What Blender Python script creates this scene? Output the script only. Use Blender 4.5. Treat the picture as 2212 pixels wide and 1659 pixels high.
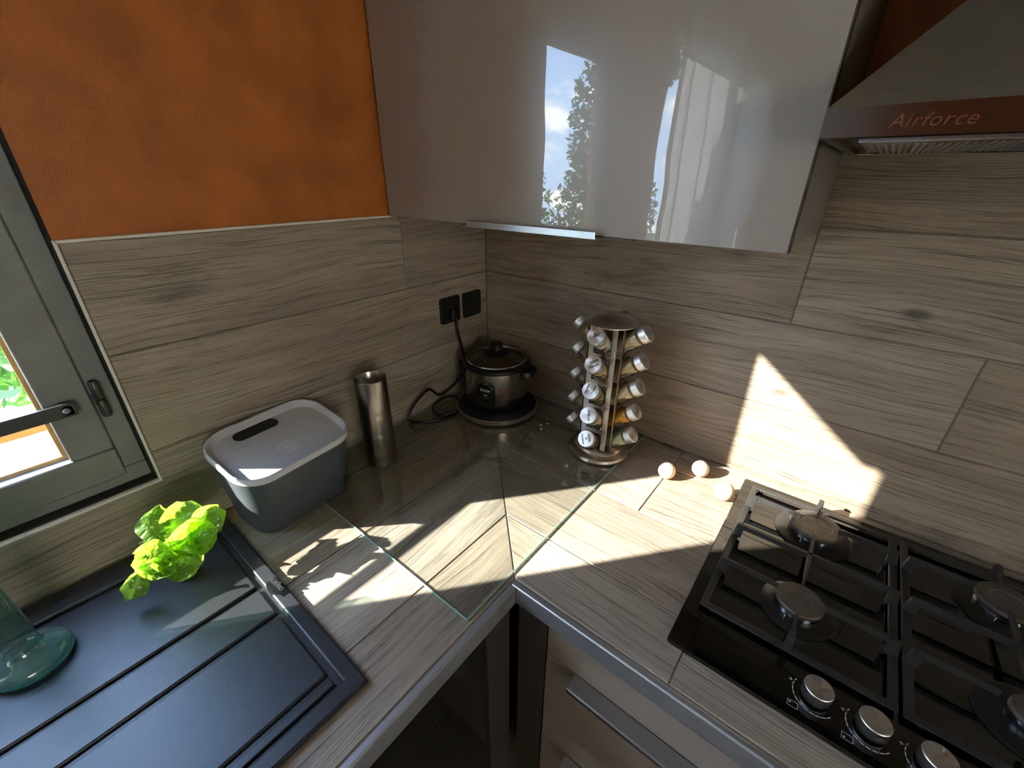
import bpy, bmesh, math, random
from mathutils import Vector, Matrix, noise as mnoise

for o in list(bpy.data.objects):
    bpy.data.objects.remove(o)
SC = bpy.context.scene
COL = SC.collection
PI = math.pi
R = math.radians
random.seed(7)

# ------------------------------------------------------------------ camera
# frame: kitchen corner at the origin, worktop surface z = 0, hob wall y = 0 (runs +x),
# window wall x = 0 (runs -y), metres.
cam_d = bpy.data.cameras.new('camera')
cam = bpy.data.objects.new('camera', cam_d)
COL.objects.link(cam)
SC.camera = cam
yaw, pitch, roll = R(128.7505), R(-26.1817), R(0.3311)
fw = Vector((math.cos(pitch)*math.cos(yaw), math.cos(pitch)*math.sin(yaw), math.sin(pitch)))
rt = fw.cross(Vector((0, 0, 1))).normalized()
up = rt.cross(fw)
r2 = math.cos(roll)*rt + math.sin(roll)*up
u2 = -math.sin(roll)*rt + math.cos(roll)*up
mw = Matrix((r2, u2, -fw)).transposed().to_4x4()
mw.translation = Vector((0.9742, -1.0717, 0.6906))
cam.matrix_world = mw
cam_d.sensor_width = 36.0
cam_d.lens = 916.26/2212*36.0
cam_d.clip_start = 0.02

# ------------------------------------------------------------------ light
SUN_DIR = Vector((0.613, 0.755, -0.492)).normalized()      # travel direction of the sunlight
sun_d = bpy.data.lights.new('sun', 'SUN')
sun_d.energy = 15.0
sun_d.angle = R(0.53)
sun_d.color = (1.0, 0.955, 0.895)
sun = bpy.data.objects.new('sun', sun_d)
COL.objects.link(sun)
sun.rotation_euler = SUN_DIR.to_track_quat('-Z', 'Y').to_euler()
sun.location = (-4, -6, 4)

WORLD_STRENGTH = 9.0
w = bpy.data.worlds.new('sky')
SC.world = w
w.use_nodes = True
nt = w.node_tree
nt.nodes.clear()
out = nt.nodes.new('ShaderNodeOutputWorld')
bg = nt.nodes.new('ShaderNodeBackground')
bg.inputs['Strength'].default_value = WORLD_STRENGTH
tc = nt.nodes.new('ShaderNodeTexCoord')
sep = nt.nodes.new('ShaderNodeSeparateXYZ')
nt.links.new(tc.outputs['Generated'], sep.inputs[0])
grad = nt.nodes.new('ShaderNodeValToRGB')
grad.color_ramp.elements[0].position = 0.0
grad.color_ramp.elements[0].color = (0.46, 0.62, 0.88, 1)
grad.color_ramp.elements[1].position = 0.6
grad.color_ramp.elements[1].color = (0.17, 0.36, 0.76, 1)
nt.links.new(sep.outputs['Z'], grad.inputs[0])
mp = nt.nodes.new('ShaderNodeMapping')
mp.inputs['Scale'].default_value = (1, 1, 2.2)
nt.links.new(tc.outputs['Generated'], mp.inputs[0])
cn = nt.nodes.new('ShaderNodeTexNoise')
cn.inputs['Scale'].default_value = 7.0
cn.inputs['Detail'].default_value = 9.0
cn.inputs['Roughness'].default_value = 0.58
nt.links.new(mp.outputs[0], cn.inputs['Vector'])
cr = nt.nodes.new('ShaderNodeValToRGB')
cr.color_ramp.elements[0].position = 0.50
cr.color_ramp.elements[1].position = 0.62
nt.links.new(cn.outputs['Fac'], cr.inputs[0])
mx = nt.nodes.new('ShaderNodeMix')
mx.data_type = 'RGBA'
mx.inputs[7].default_value = (1.0, 0.99, 0.97, 1)
nt.links.new(cr.outputs[0], mx.inputs[0])
nt.links.new(grad.outputs[0], mx.inputs[6])
nt.links.new(mx.outputs[2], bg.inputs['Color'])
nt.links.new(bg.outputs[0], out.inputs[0])

vs = SC.view_settings
vs.view_transform = 'Standard'
vs.look = 'None'
vs.gamma = 1.0
vs.use_curve_mapping = False
vs.exposure = 1.36
SC.cycles.blur_glossy = 0.6
SC.cycles.max_bounces = 7
SC.cycles.diffuse_bounces = 4
SC.cycles.glossy_bounces = 4
SC.cycles.transmission_bounces = 4
SC.cycles.caustics_reflective = False
SC.cycles.caustics_refractive = False
SC.cycles.use_adaptive_sampling = True
SC.cycles.adaptive_threshold = 0.08
SC.cycles.adaptive_min_samples = 16
SC.cycles.transparent_max_bounces = 12
SC.cycles.sample_clamp_indirect = 20.0

# ------------------------------------------------------------------ materials
MATS = {}

def newmat(name):
    m = bpy.data.materials.new(name)
    m.use_nodes = True
    MATS[name] = m
    n = m.node_tree
    b = n.nodes['Principled BSDF']
    return m, n, b

def lin(h):
    h = h.lstrip('#')
    c = [int(h[i:i+2], 16)/255 for i in (0, 2, 4)]
    return tuple(x/12.92 if x <= 0.04045 else ((x+0.055)/1.055)**2.4 for x in c) + (1,)

def simple(name, col, rough=0.5, metal=0.0, spec=0.5, coat=0.0, var=0.0, vscale=20.0, bump=0.0, bscale=200.0, aniso=0.0):
    m, n, b = newmat(name)
    c = lin(col) if isinstance(col, str) else col
    b.inputs['Base Color'].default_value = c
    b.inputs['Roughness'].default_value = rough
    b.inputs['Metallic'].default_value = metal
    b.inputs['Specular IOR Level'].default_value = spec
    b.inputs['Coat Weight'].default_value = coat
    b.inputs['Coat Roughness'].default_value = 0.005
    if aniso:
        b.inputs['Anisotropic'].default_value = aniso
    t = n.nodes.new('ShaderNodeTexCoord')
    ns = n.nodes.new('ShaderNodeTexNoise')
    ns.inputs['Scale'].default_value = vscale
    ns.inputs['Detail'].default_value = 5
    n.links.new(t.outputs['Object'], ns.inputs['Vector'])
    cr = n.nodes.new('ShaderNodeValToRGB')
    v = var
    cr.color_ramp.elements[0].position = 0.3
    cr.color_ramp.elements[1].position = 0.7
    cr.color_ramp.elements[0].color = tuple(max(0, x*(1-v)) for x in c[:3]) + (1,)
    cr.color_ramp.elements[1].color = tuple(min(1, x*(1+v)) for x in c[:3]) + (1,)
    n.links.new(ns.outputs['Fac'], cr.inputs[0])
    n.links.new(cr.outputs[0], b.inputs['Base Color'])
    if bump:
        bn = n.nodes.new('ShaderNodeTexNoise')
        bn.inputs['Scale'].default_value = bscale
        bn.inputs['Detail'].default_value = 3
        n.links.new(t.outputs['Object'], bn.inputs['Vector'])
        bp = n.nodes.new('ShaderNodeBump')
        bp.inputs['Strength'].default_value = bump
        bp.inputs['Distance'].default_value = 0.002
        n.links.new(bn.outputs['Fac'], bp.inputs['Height'])
        n.links.new(bp.outputs[0], b.inputs['Normal'])
    return m

def math_node(n, op, a=None, b=None, clamp=False):
    x = n.nodes.new('ShaderNodeMath')
    x.operation = op
    x.use_clamp = clamp
    for i, v in enumerate((a, b)):
        if v is None:
            continue
        if isinstance(v, (int, float)):
            x.inputs[i].default_value = v
        else:
            n.links.new(v, x.inputs[i])
    return x.outputs[0]

def mixcol(n, fac, a, b):
    x = n.nodes.new('ShaderNodeMix')
    x.data_type = 'RGBA'
    for i, v in ((0, fac), (6, a), (7, b)):
        if isinstance(v, (int, float)):
            x.inputs[i].default_value = v
        elif isinstance(v, tuple):
            x.inputs[i].default_value = v
        else:
            n.links.new(v, x.inputs[i])
    return x.outputs[2]

def wood_tile(name, light, mid, dark, rough=0.42, lines=0.55):
    """printed wood-look porcelain: grain runs along the tile's own x axis"""
    m, n, b = newmat(name)
    t = n.nodes.new('ShaderNodeTexCoord')
    oi = n.nodes.new('ShaderNodeObjectInfo')
    off = n.nodes.new('ShaderNodeCombineXYZ')
    n.links.new(math_node(n, 'MULTIPLY', oi.outputs['Random'], 37.0), off.inputs[0])
    n.links.new(math_node(n, 'MULTIPLY', oi.outputs['Random'], 91.0), off.inputs[1])
    add = n.nodes.new('ShaderNodeVectorMath')
    add.operation = 'ADD'
    n.links.new(t.outputs['Object'], add.inputs[0])
    n.links.new(off.outputs[0], add.inputs[1])
    # large warp so that the grain wanders
    wn = n.nodes.new('ShaderNodeTexNoise')
    wn.inputs['Scale'].default_value = 3.0
    wn.inputs['Detail'].default_value = 2
    wmap = n.nodes.new('ShaderNodeMapping')
    wmap.inputs['Scale'].default_value = (0.55, 2.2, 1)
    n.links.new(add.outputs[0], wmap.inputs[0])
    n.links.new(wmap.outputs[0], wn.inputs['Vector'])
    sepv = n.nodes.new('ShaderNodeSeparateXYZ')
    n.links.new(add.outputs[0], sepv.inputs[0])
    wy = math_node(n, 'ADD', sepv.outputs[1], math_node(n, 'MULTIPLY', math_node(n, 'SUBTRACT', wn.outputs['Fac'], 0.5), 0.075))
    comb = n.nodes.new('ShaderNodeCombineXYZ')
    n.links.new(sepv.outputs[0], comb.inputs[0])
    n.links.new(wy, comb.inputs[1])

    def streak(sx, sy, detail, rgh=0.6):
        mpn = n.nodes.new('ShaderNodeMapping')
        mpn.inputs['Scale'].default_value = (sx, sy, 1)
        n.links.new(comb.outputs[0], mpn.inputs[0])
        x = n.nodes.new('ShaderNodeTexNoise')
        x.inputs['Scale'].default_value = 1.0
        x.inputs['Detail'].default_value = detail
        x.inputs['Roughness'].default_value = rgh
        n.links.new(mpn.outputs[0], x.inputs['Vector'])
        return x.outputs['Fac']
    broad = streak(2.2, 16, 3)
    fine = streak(3.4, 260, 3, 0.8)
    fine2 = streak(26, 300, 2, 0.65)
    # growth rings: bands of the warped coordinate
    wv = n.nodes.new('ShaderNodeTexWave')
    wv.wave_type = 'BANDS'
    wv.bands_direction = 'Y'
    wv.inputs['Scale'].default_value = 20
    wv.inputs['Distortion'].default_value = 2.2
    wv.inputs['Detail'].default_value = 2
    wv.inputs['Detail Scale'].default_value = 1.2
    wmp = n.nodes.new('ShaderNodeMapping')
    wmp.inputs['Scale'].default_value = (0.35, 1, 1)
    n.links.new(comb.outputs[0], wmp.inputs[0])
    n.links.new(wmp.outputs[0], wv.inputs['Vector'])
    patch = streak(5.0, 30.0, 5, 0.76)
    # scattered small knots
    kmap = n.nodes.new('ShaderNodeMapping')
    kmap.inputs['Scale'].default_value = (2.1, 4.6, 1)
    n.links.new(add.outputs[0], kmap.inputs[0])
    vo = n.nodes.new('ShaderNodeTexVoronoi')
    vo.inputs['Scale'].default_value = 1.0
    n.links.new(kmap.outputs[0], vo.inputs['Vector'])
    kr = n.nodes.new('ShaderNodeValToRGB')
    kr.color_ramp.elements[0].position = 0.03
    kr.color_ramp.elements[0].color = (1, 1, 1, 1)
    kr.color_ramp.elements[1].position = 0.065
    kr.color_ramp.elements[1].color = (0, 0, 0, 1)
    n.links.new(vo.outputs['Distance'], kr.inputs[0])

    def ramp(v, a, bb):
        x = n.nodes.new('ShaderNodeMapRange')
        x.inputs['From Min'].default_value = a
        x.inputs['From Max'].default_value = bb
        n.links.new(v, x.inputs['Value'])
        return x.outputs[0]
    c1 = mixcol(n, ramp(broad, 0.30, 0.70), lin(mid), lin(light))
    g1 = math_node(n, 'MULTIPLY', ramp(fine, 0.52, 0.66), lines, True)
    c2 = mixcol(n, g1, c1, lin(dark))
    gate = streak(1.6, 9.0, 2, 0.5)
    g2 = math_node(n, 'MULTIPLY', math_node(n, 'MULTIPLY', ramp(wv.outputs['Fac'], 0.55, 1.0), ramp(gate, 0.44, 0.62)), 0.24, True)
    c3 = mixcol(n, g2, c2, lin(dark))
    g3 = math_node(n, 'MULTIPLY', math_node(n, 'MULTIPLY', ramp(patch, 0.50, 0.66), ramp(streak(1.3, 5.0, 3, 0.6), 0.42, 0.62)), 0.6, True)
    c4 = mixcol(n, g3, c3, lin(dark))
    g4 = math_node(n, 'MULTIPLY', ramp(fine2, 0.6, 0.75), 0.45, True)
    c5 = mixcol(n, g4, c4, lin(light))
    sw = n.nodes.new('ShaderNodeTexWave')
    sw.wave_type = 'BANDS'
    sw.bands_direction = 'Y'
    sw.inputs['Scale'].default_value = 75
    sw.inputs['Distortion'].default_value = 1.6
    sw.inputs['Detail'].default_value = 2
    sw.inputs['Detail Scale'].default_value = 2.0
    n.links.new(wmp.outputs[0], sw.inputs['Vector'])
    g5 = math_node(n, 'MULTIPLY', math_node(n, 'MULTIPLY', ramp(sw.outputs['Fac'], 0.45, 1.0), ramp(streak(1.8, 8.0, 2, 0.5), 0.40, 0.58)), 0.42, True)
    c5 = mixcol(n, g5, c5, lin(dark))
    c6 = mixcol(n, math_node(n, 'MULTIPLY', kr.outputs[0], 0.75), c5, lin('#4a4038'))
    hs = n.nodes.new('ShaderNodeHueSaturation')
    n.links.new(c6, hs.inputs['Color'])
    n.links.new(math_node(n, 'ADD', math_node(n, 'MULTIPLY', oi.outputs['Random'], 0.22), 0.88), hs.inputs['Value'])
    n.links.new(math_node(n, 'ADD', math_node(n, 'MULTIPLY', oi.outputs['Random'], -0.25), 1.1), hs.inputs['Saturation'])
    n.links.new(hs.outputs[0], b.inputs['Base Color'])
    b.inputs['Roughness'].default_value = rough
    b.inputs['Specular IOR Level'].default_value = 0.4
    bp = n.nodes.new('ShaderNodeBump')
    bp.inputs['Strength'].default_value = 0.25
    bp.inputs['Distance'].default_value = 0.0015
    n.links.new(fine, bp.inputs['Height'])
    n.links.new(bp.outputs[0], b.inputs['Normal'])
    return m

def sheet_glass(name, tint, gloss_rough=0.0, ior=1.5, extra=0.0, faces=1.0, body=None, bodyfac=0.0):
    """thin clear glass: straight-through transmission with a Fresnel reflection"""
    m = bpy.data.materials.new(name)
    m.use_nodes = True
    MATS[name] = m
    n = m.node_tree
    n.nodes.clear()
    o = n.nodes.new('ShaderNodeOutputMaterial')
    tr = n.nodes.new('ShaderNodeBsdfTransparent')
    tr.inputs['Color'].default_value = tint
    gl = n.nodes.new('ShaderNodeBsdfGlossy')
    gl.inputs['Roughness'].default_value = gloss_rough
    gl.inputs['Color'].default_value = (1, 1, 1, 1)
    fr = n.nodes.new('ShaderNodeFresnel')
    fr.inputs['IOR'].default_value = ior
    mixs = n.nodes.new('ShaderNodeMixShader')
    # same reflectance seen from either side of the sheet
    ge = n.nodes.new('ShaderNodeNewGeometry')
    n.links.new(math_node(n, 'ADD', ior, math_node(n, 'MULTIPLY', ge.outputs['Backfacing'], 1.0/ior-ior)), fr.inputs['IOR'])
    fac = math_node(n, 'ADD', math_node(n, 'MULTIPLY', fr.outputs[0], faces), extra, True)
    n.links.new(fac, mixs.inputs[0])
    n.links.new(tr.outputs[0], mixs.inputs[1])
    n.links.new(gl.outputs[0], mixs.inputs[2])
    last = mixs
    if body:
        df = n.nodes.new('ShaderNodeBsdfDiffuse')
        df.inputs['Color'].default_value = body
        last = n.nodes.new('ShaderNodeMixShader')
        last.inputs[0].default_value = bodyfac
        n.links.new(mixs.outputs[0], last.inputs[1])
        n.links.new(df.outputs[0], last.inputs[2])
    n.links.new(last.outputs[0], o.inputs[0])
    return m

def brushed(name, col, rough=0.3, scale=(4, 400, 4), bump=0.15):
    m, n, b = newmat(name)
    c = lin(col)
    b.inputs['Metallic'].default_value = 1.0
    b.inputs['Roughness'].default_value = rough
    t = n.nodes.new('ShaderNodeTexCoord')
    mpn = n.nodes.new('ShaderNodeMapping')
    mpn.inputs['Scale'].default_value = scale
    n.links.new(t.outputs['Object'], mpn.inputs[0])
    ns = n.nodes.new('ShaderNodeTexNoise')
    ns.inputs['Scale'].default_value = 1.0
    ns.inputs['Detail'].default_value = 4
    n.links.new(mpn.outputs[0], ns.inputs['Vector'])
    col2 = mixcol(n, ns.outputs['Fac'], tuple(x*0.8 for x in c[:3])+(1,), tuple(min(1, x*1.12) for x in c[:3])+(1,))
    n.links.new(col2, b.inputs['Base Color'])
    bp = n.nodes.new('ShaderNodeBump')
    bp.inputs['Strength'].default_value = bump
    bp.inputs['Distance'].default_value = 0.0004
    n.links.new(ns.outputs['Fac'], bp.inputs['Height'])
    n.links.new(bp.outputs[0], b.inputs['Normal'])
    return m

wood_tile('tile_wall', '#ac9b86', '#8b7b69', '#463c33', 0.45, 0.85)
wood_tile('tile_top', '#b3a493', '#928375', '#4f453d', 0.34, 0.8)
simple('grout', '#6f645a', 0.9, var=0.08)
simple('grout_light', '#8b8075', 0.9, var=0.08)
simple('orange_paint', '#ad6128', 0.5, spec=0.35, var=0.22, vscale=9, bump=0.25, bscale=350)
simple('white_paint', '#d8d3cb', 0.7, var=0.02, bump=0.05)
simple('ceiling_paint', '#e6e3dc', 0.8, var=0.02)
simple('floor_tile', '#6e665e', 0.45, var=0.08, vscale=6)
simple('white_trim', '#d9d2c2', 0.35, var=0.04)
simple('window_grey', '#7b7b76', 0.5, var=0.14, vscale=14, bump=0.25, bscale=60)
simple('recess_shade', '#161513', 0.8, var=0.1)  # near-black standing for the shadow in the window recess
simple('timber', '#b98a4c', 0.6, var=0.25, vscale=25)
simple('stone_ledge', '#d9d7d2', 0.8, var=0.06)
simple('cast_handle', '#4d4c49', 0.42, metal=0.7, var=0.12, vscale=40)
m_cab = simple('gloss_greige', '#91857a', 0.25, spec=0.3, coat=1.0, var=0.015, vscale=2)
n_ = m_cab.node_tree
_t = n_.nodes.new('ShaderNodeTexCoord')
_x = n_.nodes.new('ShaderNodeTexNoise')
_x.inputs['Scale'].default_value = 7
_x.inputs['Detail'].default_value = 1
n_.links.new(_t.outputs['Object'], _x.inputs['Vector'])
_b = n_.nodes.new('ShaderNodeBump')
_b.inputs['Strength'].default_value = 0.12
_b.inputs['Distance'].default_value = 0.004
n_.links.new(_x.outputs['Fac'], _b.inputs['Height'])
n_.links.new(_b.outputs[0], n_.nodes['Principled BSDF'].inputs['Normal'])
n_.links.new(_b.outputs[0], n_.nodes['Principled BSDF'].inputs['Coat Normal'])
simple('carcass_greige', '#857b73', 0.35, var=0.03)
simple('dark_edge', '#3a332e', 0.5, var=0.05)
brushed('alu', '#b9bdc4', 0.32, (3, 300, 300), 0.05)
simple('alu_nose', '#b2b4b8', 0.36, metal=0.75, var=0.03, vscale=60)
brushed('steel', '#bdb5aa', 0.22, (30, 30, 300), 0.02)
brushed('steel_h', '#a0978c', 0.48, (4, 300, 300), 0.05)
brushed('steel_lip', '#6d625c', 0.16, (4, 300, 300), 0.02)
simple('steel_satin', '#a79d93', 0.3, metal=1.0, var=0.05, vscale=40)
simple('steel_dark', '#a59d94', 0.26, metal=1.0, var=0.06, vscale=30)
simple('chrome', '#c9cbcf', 0.08, metal=1.0)
simple('granite', '#23252a', 0.38, spec=0.5, var=0.2, vscale=900, bump=0.12, bscale=900)
simple('hob_glass', '#070706', 0.05, spec=0.6, coat=0.4)
simple('cast_iron', '#2e2c2b', 0.38, spec=0.5, var=0.2, vscale=150, bump=0.2, bscale=500)
simple('burner_cap', '#5a5148', 0.5, metal=0.3, var=0.25, vscale=60)
simple('burner_plate', '#262321', 0.3, metal=0.35, var=0.1)
simple('black_plastic', '#0e0e0e', 0.35, var=0.1)
simple('black_matte', '#0a0a0a', 0.6, var=0.1)
simple('black_gloss', '#0c0b0b', 0.15, var=0.1)
simple('print_white', '#cfd2d2', 0.5)
simple('print_red', '#b0503e', 0.5)
simple('print_copper', '#7a4630', 0.35, metal=0.4)
simple('ink', '#171514', 0.7)
simple('box_grey', '#474c50', 0.5, spec=0.4, var=0.04, vscale=60)
simple('lid_grey', '#b9b9bb', 0.38, spec=0.45, var=0.02)
simple('lid_mark', '#e9e9ea', 0.4)
simple('slot_dark', '#1b1714', 0.8)
simple('ball_skin', '#e3c3a4', 0.5, var=0.05, vscale=30)
simple('rubber', '#141312', 0.7)
simple('rice_inside', '#8a7a60', 0.7)
simple('led_red', '#5a1a14', 0.4)
sheet_glass('pane_glass', (0.97, 0.99, 0.98, 1))
sheet_glass('corner_glass', (0.93, 0.965, 0.945, 1), 0.0, 1.5, 0.0, 1.85)
sheet_glass('jar_glass', (0.93, 0.95, 0.93, 1), 0.03, 1.4)
sheet_glass('lid_glass', (0.72, 0.70, 0.66, 1), 0.02)
sheet_glass('green_glass', (0.62, 0.80, 0.76, 1), 0.05, 1.5, 0.03, 1.6, (0.16, 0.26, 0.25, 1), 0.22)
m_, n_, b_ = newmat('glass_edge')
b_.inputs['Base Color'].default_value = (0.30, 0.55, 0.45, 1)
b_.inputs['Roughness'].default_value = 0.1
b_.inputs['Alpha'].default_value = 0.75
m_, n_, b_ = newmat('green_rim')
b_.inputs['Base Color'].default_value = (0.10, 0.32, 0.27, 1)
b_.inputs['Roughness'].default_value = 0.12
b_.inputs['Alpha'].default_value = 0.7

def leaf_mat(name, c_dif, c_tr, gloss=0.06, vein=True, scale=60):
    m = bpy.data.materials.new(name)
    m.use_nodes = True
    MATS[name] = m
    n = m.node_tree
    n.nodes.clear()
    o = n.nodes.new('ShaderNodeOutputMaterial')
    d = n.nodes.new('ShaderNodeBsdfDiffuse')
    tr = n.nodes.new('ShaderNodeBsdfTranslucent')
    g = n.nodes.new('ShaderNodeBsdfGlossy')
    g.inputs['Roughness'].default_value = 0.32
    t = n.nodes.new('ShaderNodeTexCoord')
    v = n.nodes.new('ShaderNodeTexVoronoi')
    v.feature = 'DISTANCE_TO_EDGE'
    v.inputs['Scale'].default_value = scale
    n.links.new(t.outputs['Object'], v.inputs['Vector'])
    mr = n.nodes.new('ShaderNodeMapRange')
    mr.inputs['From Max'].default_value = 0.3
    mr.interpolation_type = 'SMOOTHSTEP'
    n.links.new(v.outputs['Distance'], mr.inputs['Value'])
    li = tuple(min(1, x*1.25+0.04) for x in c_tr[:3]) + (1,)
    ct = mixcol(n, mr.outputs[0], li, c_tr) if vein else c_tr
    if vein:
        n.links.new(ct, tr.inputs['Color'])
    else:
        tr.inputs['Color'].default_value = c_tr
    d.inputs['Color'].default_value = c_dif
    a = n.nodes.new('ShaderNodeMixShader')
    a.inputs[0].default_value = 0.62
    n.links.new(d.outputs[0], a.inputs[1])
    n.links.new(tr.outputs[0], a.inputs[2])
    bb = n.nodes.new('ShaderNodeMixShader')
    bb.inputs[0].default_value = gloss
    n.links.new(a.outputs[0], bb.inputs[1])
    n.links.new(g.outputs[0], bb.inputs[2])
    n.links.new(bb.outputs[0], o.inputs[0])
    if vein:
        bp = n.nodes.new('ShaderNodeBump')
        bp.inputs['Strength'].default_value = 0.38
        bp.inputs['Distance'].default_value = 0.003
        n.links.new(mr.outputs[0], bp.inputs['Height'])
        for s in (d, tr, g):
            n.links.new(bp.outputs[0], s.inputs['Normal'])
    return m

leaf_mat('lettuce', (0.20, 0.38, 0.03, 1), (0.40, 0.66, 0.03, 1), 0.08, True, 75)
leaf_mat('lettuce_pale', (0.45, 0.55, 0.18, 1), (0.65, 0.8, 0.2, 1), vein=False)
leaf_mat('foliage', (0.05, 0.12, 0.02, 1), (0.10, 0.25, 0.03, 1), vein=False)
leaf_mat('foliage_dark', (0.03, 0.08, 0.02, 1), (0.05, 0.13, 0.02, 1), vein=False)
m_ = bpy.data.materials.new('sheer')
m_.use_nodes = True
MATS['sheer'] = m_
n_ = m_.node_tree
n_.nodes.clear()
_o = n_.nodes.new('ShaderNodeOutputMaterial')
_d = n_.nodes.new('ShaderNodeBsdfDiffuse')
_d.inputs['Color'].default_value = (0.72, 0.71, 0.71, 1)
_r = n_.nodes.new('ShaderNodeBsdfTranslucent')
_r.inputs['Color'].default_value = (0.70, 0.68, 0.66, 1)
_m = n_.nodes.new('ShaderNodeMixShader')
_m.inputs[0].default_value = 0.45
n_.links.new(_d.outputs[0], _m.inputs[1])
n_.links.new(_r.outputs[0], _m.inputs[2])
n_.links.new(_m.outputs[0], _o.inputs[0])
simple('cream_render', '#e0d5c0', 0.9, var=0.04)
simple('bark', '#5a4636', 0.9, var=0.3)
simple('grass', '#4d6a2c', 0.95, var=0.4, vscale=3)

SPICE = {}
for k, c in dict(sand='#a98a5c', brown='#8a5e34', olive='#8f7a3c', salt='#d8d2c2', beige='#c9ab7c', herb='#7d7a4a',
                 yellow='#c98a1c', cream='#d9bf98', mint='#b9bc90', rust='#9c5e30', dark='#4b3a28').items():
    simple('spice_'+k, c, 0.85, var=0.22, vscale=260)

m_, n_, b_ = newmat('steel_lid')
b_.inputs['Metallic'].default_value = 1.0
b_.inputs['Base Color'].default_value = lin('#d6d4d2')
b_.inputs['Roughness'].default_value = 0.36
b_.inputs['Anisotropic'].default_value = 0.7
_tg = n_.nodes.new('ShaderNodeTangent')
_tg.direction_type = 'RADIAL'
_tg.axis = 'Z'
n_.links.new(_tg.outputs[0], b_.inputs['Tangent'])

# ------------------------------------------------------------------ helpers
def tag(o, label=None, cat=None, group=None, kind=None):
    if label:
        o['label'] = label
    if cat:
        o['category'] = cat
    if group:
        o['group'] = group
    if kind:
        o['kind'] = kind
    return o

def empty(name, loc=(0, 0, 0), rz=0.0):
    o = bpy.data.objects.new(name, None)
    o.empty_display_size = 0.05
    COL.objects.link(o)
    o.location = loc
    o.rotation_euler = (0, 0, rz)
    return o

def mesh_obj(name, bm, mat, parent=None, smooth=None, matrix=None):
    me = bpy.data.meshes.new(name)
    bmesh.ops.recalc_face_normals(bm, faces=bm.faces[:])
    if smooth is not None:
        for f in bm.faces:
            f.normal_update()
            f.smooth = max(abs(c) for c in f.normal) < 0.99995 and len(f.verts) < 6
        for e in bm.edges:
            if len(e.link_faces) == 2:
                if e.calc_face_angle(0) > R(smooth):
                    e.smooth = False
            else:
                e.smooth = False
    bm.to_mesh(me)
    bm.free()
    mats = mat if isinstance(mat, (list, tuple)) else [mat]
    for x in mats:
        me.materials.append(MATS[x])
    o = bpy.data.objects.new(name, me)
    COL.objects.link(o)
    if parent:
        o.parent = parent
    if matrix is not None:
        o.matrix_local = matrix
    return o

def box(bm, x0, x1, y0, y1, z0, z1, bevel=0.0, seg=1, M=None):
    v = [bm.verts.new((x, y, z)) for x in (x0, x1) for y in (y0, y1) for z in (z0, z1)]
    fs = [(0, 1, 3, 2), (4, 6, 7, 5), (0, 4, 5, 1), (2, 3, 7, 6), (0, 2, 6, 4), (1, 5, 7, 3)]
    faces = [bm.faces.new([v[i] for i in f]) for f in fs]
    geom = list(v)
    if bevel > 0:
        es = list({e for f in faces for e in f.edges})
        r = bmesh.ops.bevel(bm, geom=es, offset=bevel, segments=seg, profile=0.5, affect='EDGES', clamp_overlap=True)
        geom = list({vv for f in r['faces'] for vv in f.verts} | {vv for vv in v if vv.is_valid})
    if M is not None:
        bmesh.ops.transform(bm, matrix=M, verts=[g for g in geom if g.is_valid])
    return bm

def boxo(name, mat, parent, x0, x1, y0, y1, z0, z1, bevel=0.0015, seg=2):
    bm = bmesh.new()
    x0, x1 = min(x0, x1), max(x0, x1)
    y0, y1 = min(y0, y1), max(y0, y1)
    z0, z1 = min(z0, z1), max(z0, z1)
    box(bm, x0, x1, y0, y1, z0, z1, bevel, seg)
    return mesh_obj(name, bm, mat, parent, smooth=35)

def lathe(bm, prof, seg=48, M=None, closed=False):
    """revolve a list of (r, z) about z"""
    rings = []
    new = []
    for r, z in prof:
        if r < 1e-6:
            v = bm.verts.new((0, 0, z))
            rings.append([v])
            new.append(v)
        else:
            ring = [bm.verts.new((r*math.cos(2*PI*i/seg), r*math.sin(2*PI*i/seg), z)) for i in range(seg)]
            rings.append(ring)
            new += ring
    pairs = list(zip(rings, rings[1:]))
    if closed:
        pairs.append((rings[-1], rings[0]))
    for a, b in pairs:
        if len(a) == 1 and len(b) == 1:
            continue
        for i in range(seg):
            j = (i+1) % seg
            if len(a) == 1:
                bm.faces.new((a[0], b[j], b[i]))
            elif len(b) == 1:
                bm.faces.new((a[i], a[j], b[0]))
            else:
                bm.faces.new((a[i], a[j], b[j], b[i]))
    if M is not None:
        bmesh.ops.transform(bm, matrix=M, verts=new)
    return bm

def tube(bm, pts, rad, seg=8, cap=True):
    pts = [Vector(p) for p in pts]
    rings = []
    nrm = None
    for i, p in enumerate(pts):
        a = pts[max(0, i-1)]
        c = pts[min(len(pts)-1, i+1)]
        t = (c-a).normalized()
        if nrm is None:
            nrm = t.orthogonal().normalized()
        nrm = (nrm - t*nrm.dot(t)).normalized()
        b = t.cross(nrm)
        rr = rad[i] if isinstance(rad, (list, tuple)) else rad
        rings.append([bm.verts.new(p + rr*(math.cos(2*PI*k/seg)*nrm + math.sin(2*PI*k/seg)*b)) for k in range(seg)])
    for a, b in zip(rings, rings[1:]):
        for k in range(seg):
            j = (k+1) % seg
            bm.faces.new((a[k], a[j], b[j], b[k]))
    if cap:
        bm.faces.new(rings[0][::-1])
        bm.faces.new(rings[-1])
    return bm

def smooth_path(pts, n=6):
    pts = [Vector(p) for p in pts]
    q = [pts[0]] + pts + [pts[-1]]
    res = []
    for i in range(1, len(q)-2):
        p0, p1, p2, p3 = q[i-1:i+3]
        for k in range(n):
            t = k/n
            res.append(0.5*((2*p1) + (p2-p0)*t + (2*p0-5*p1+4*p2-p3)*t*t + (3*p1-p0-3*p2+p3)*t**3))
    res.append(pts[-1])
    return res

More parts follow.
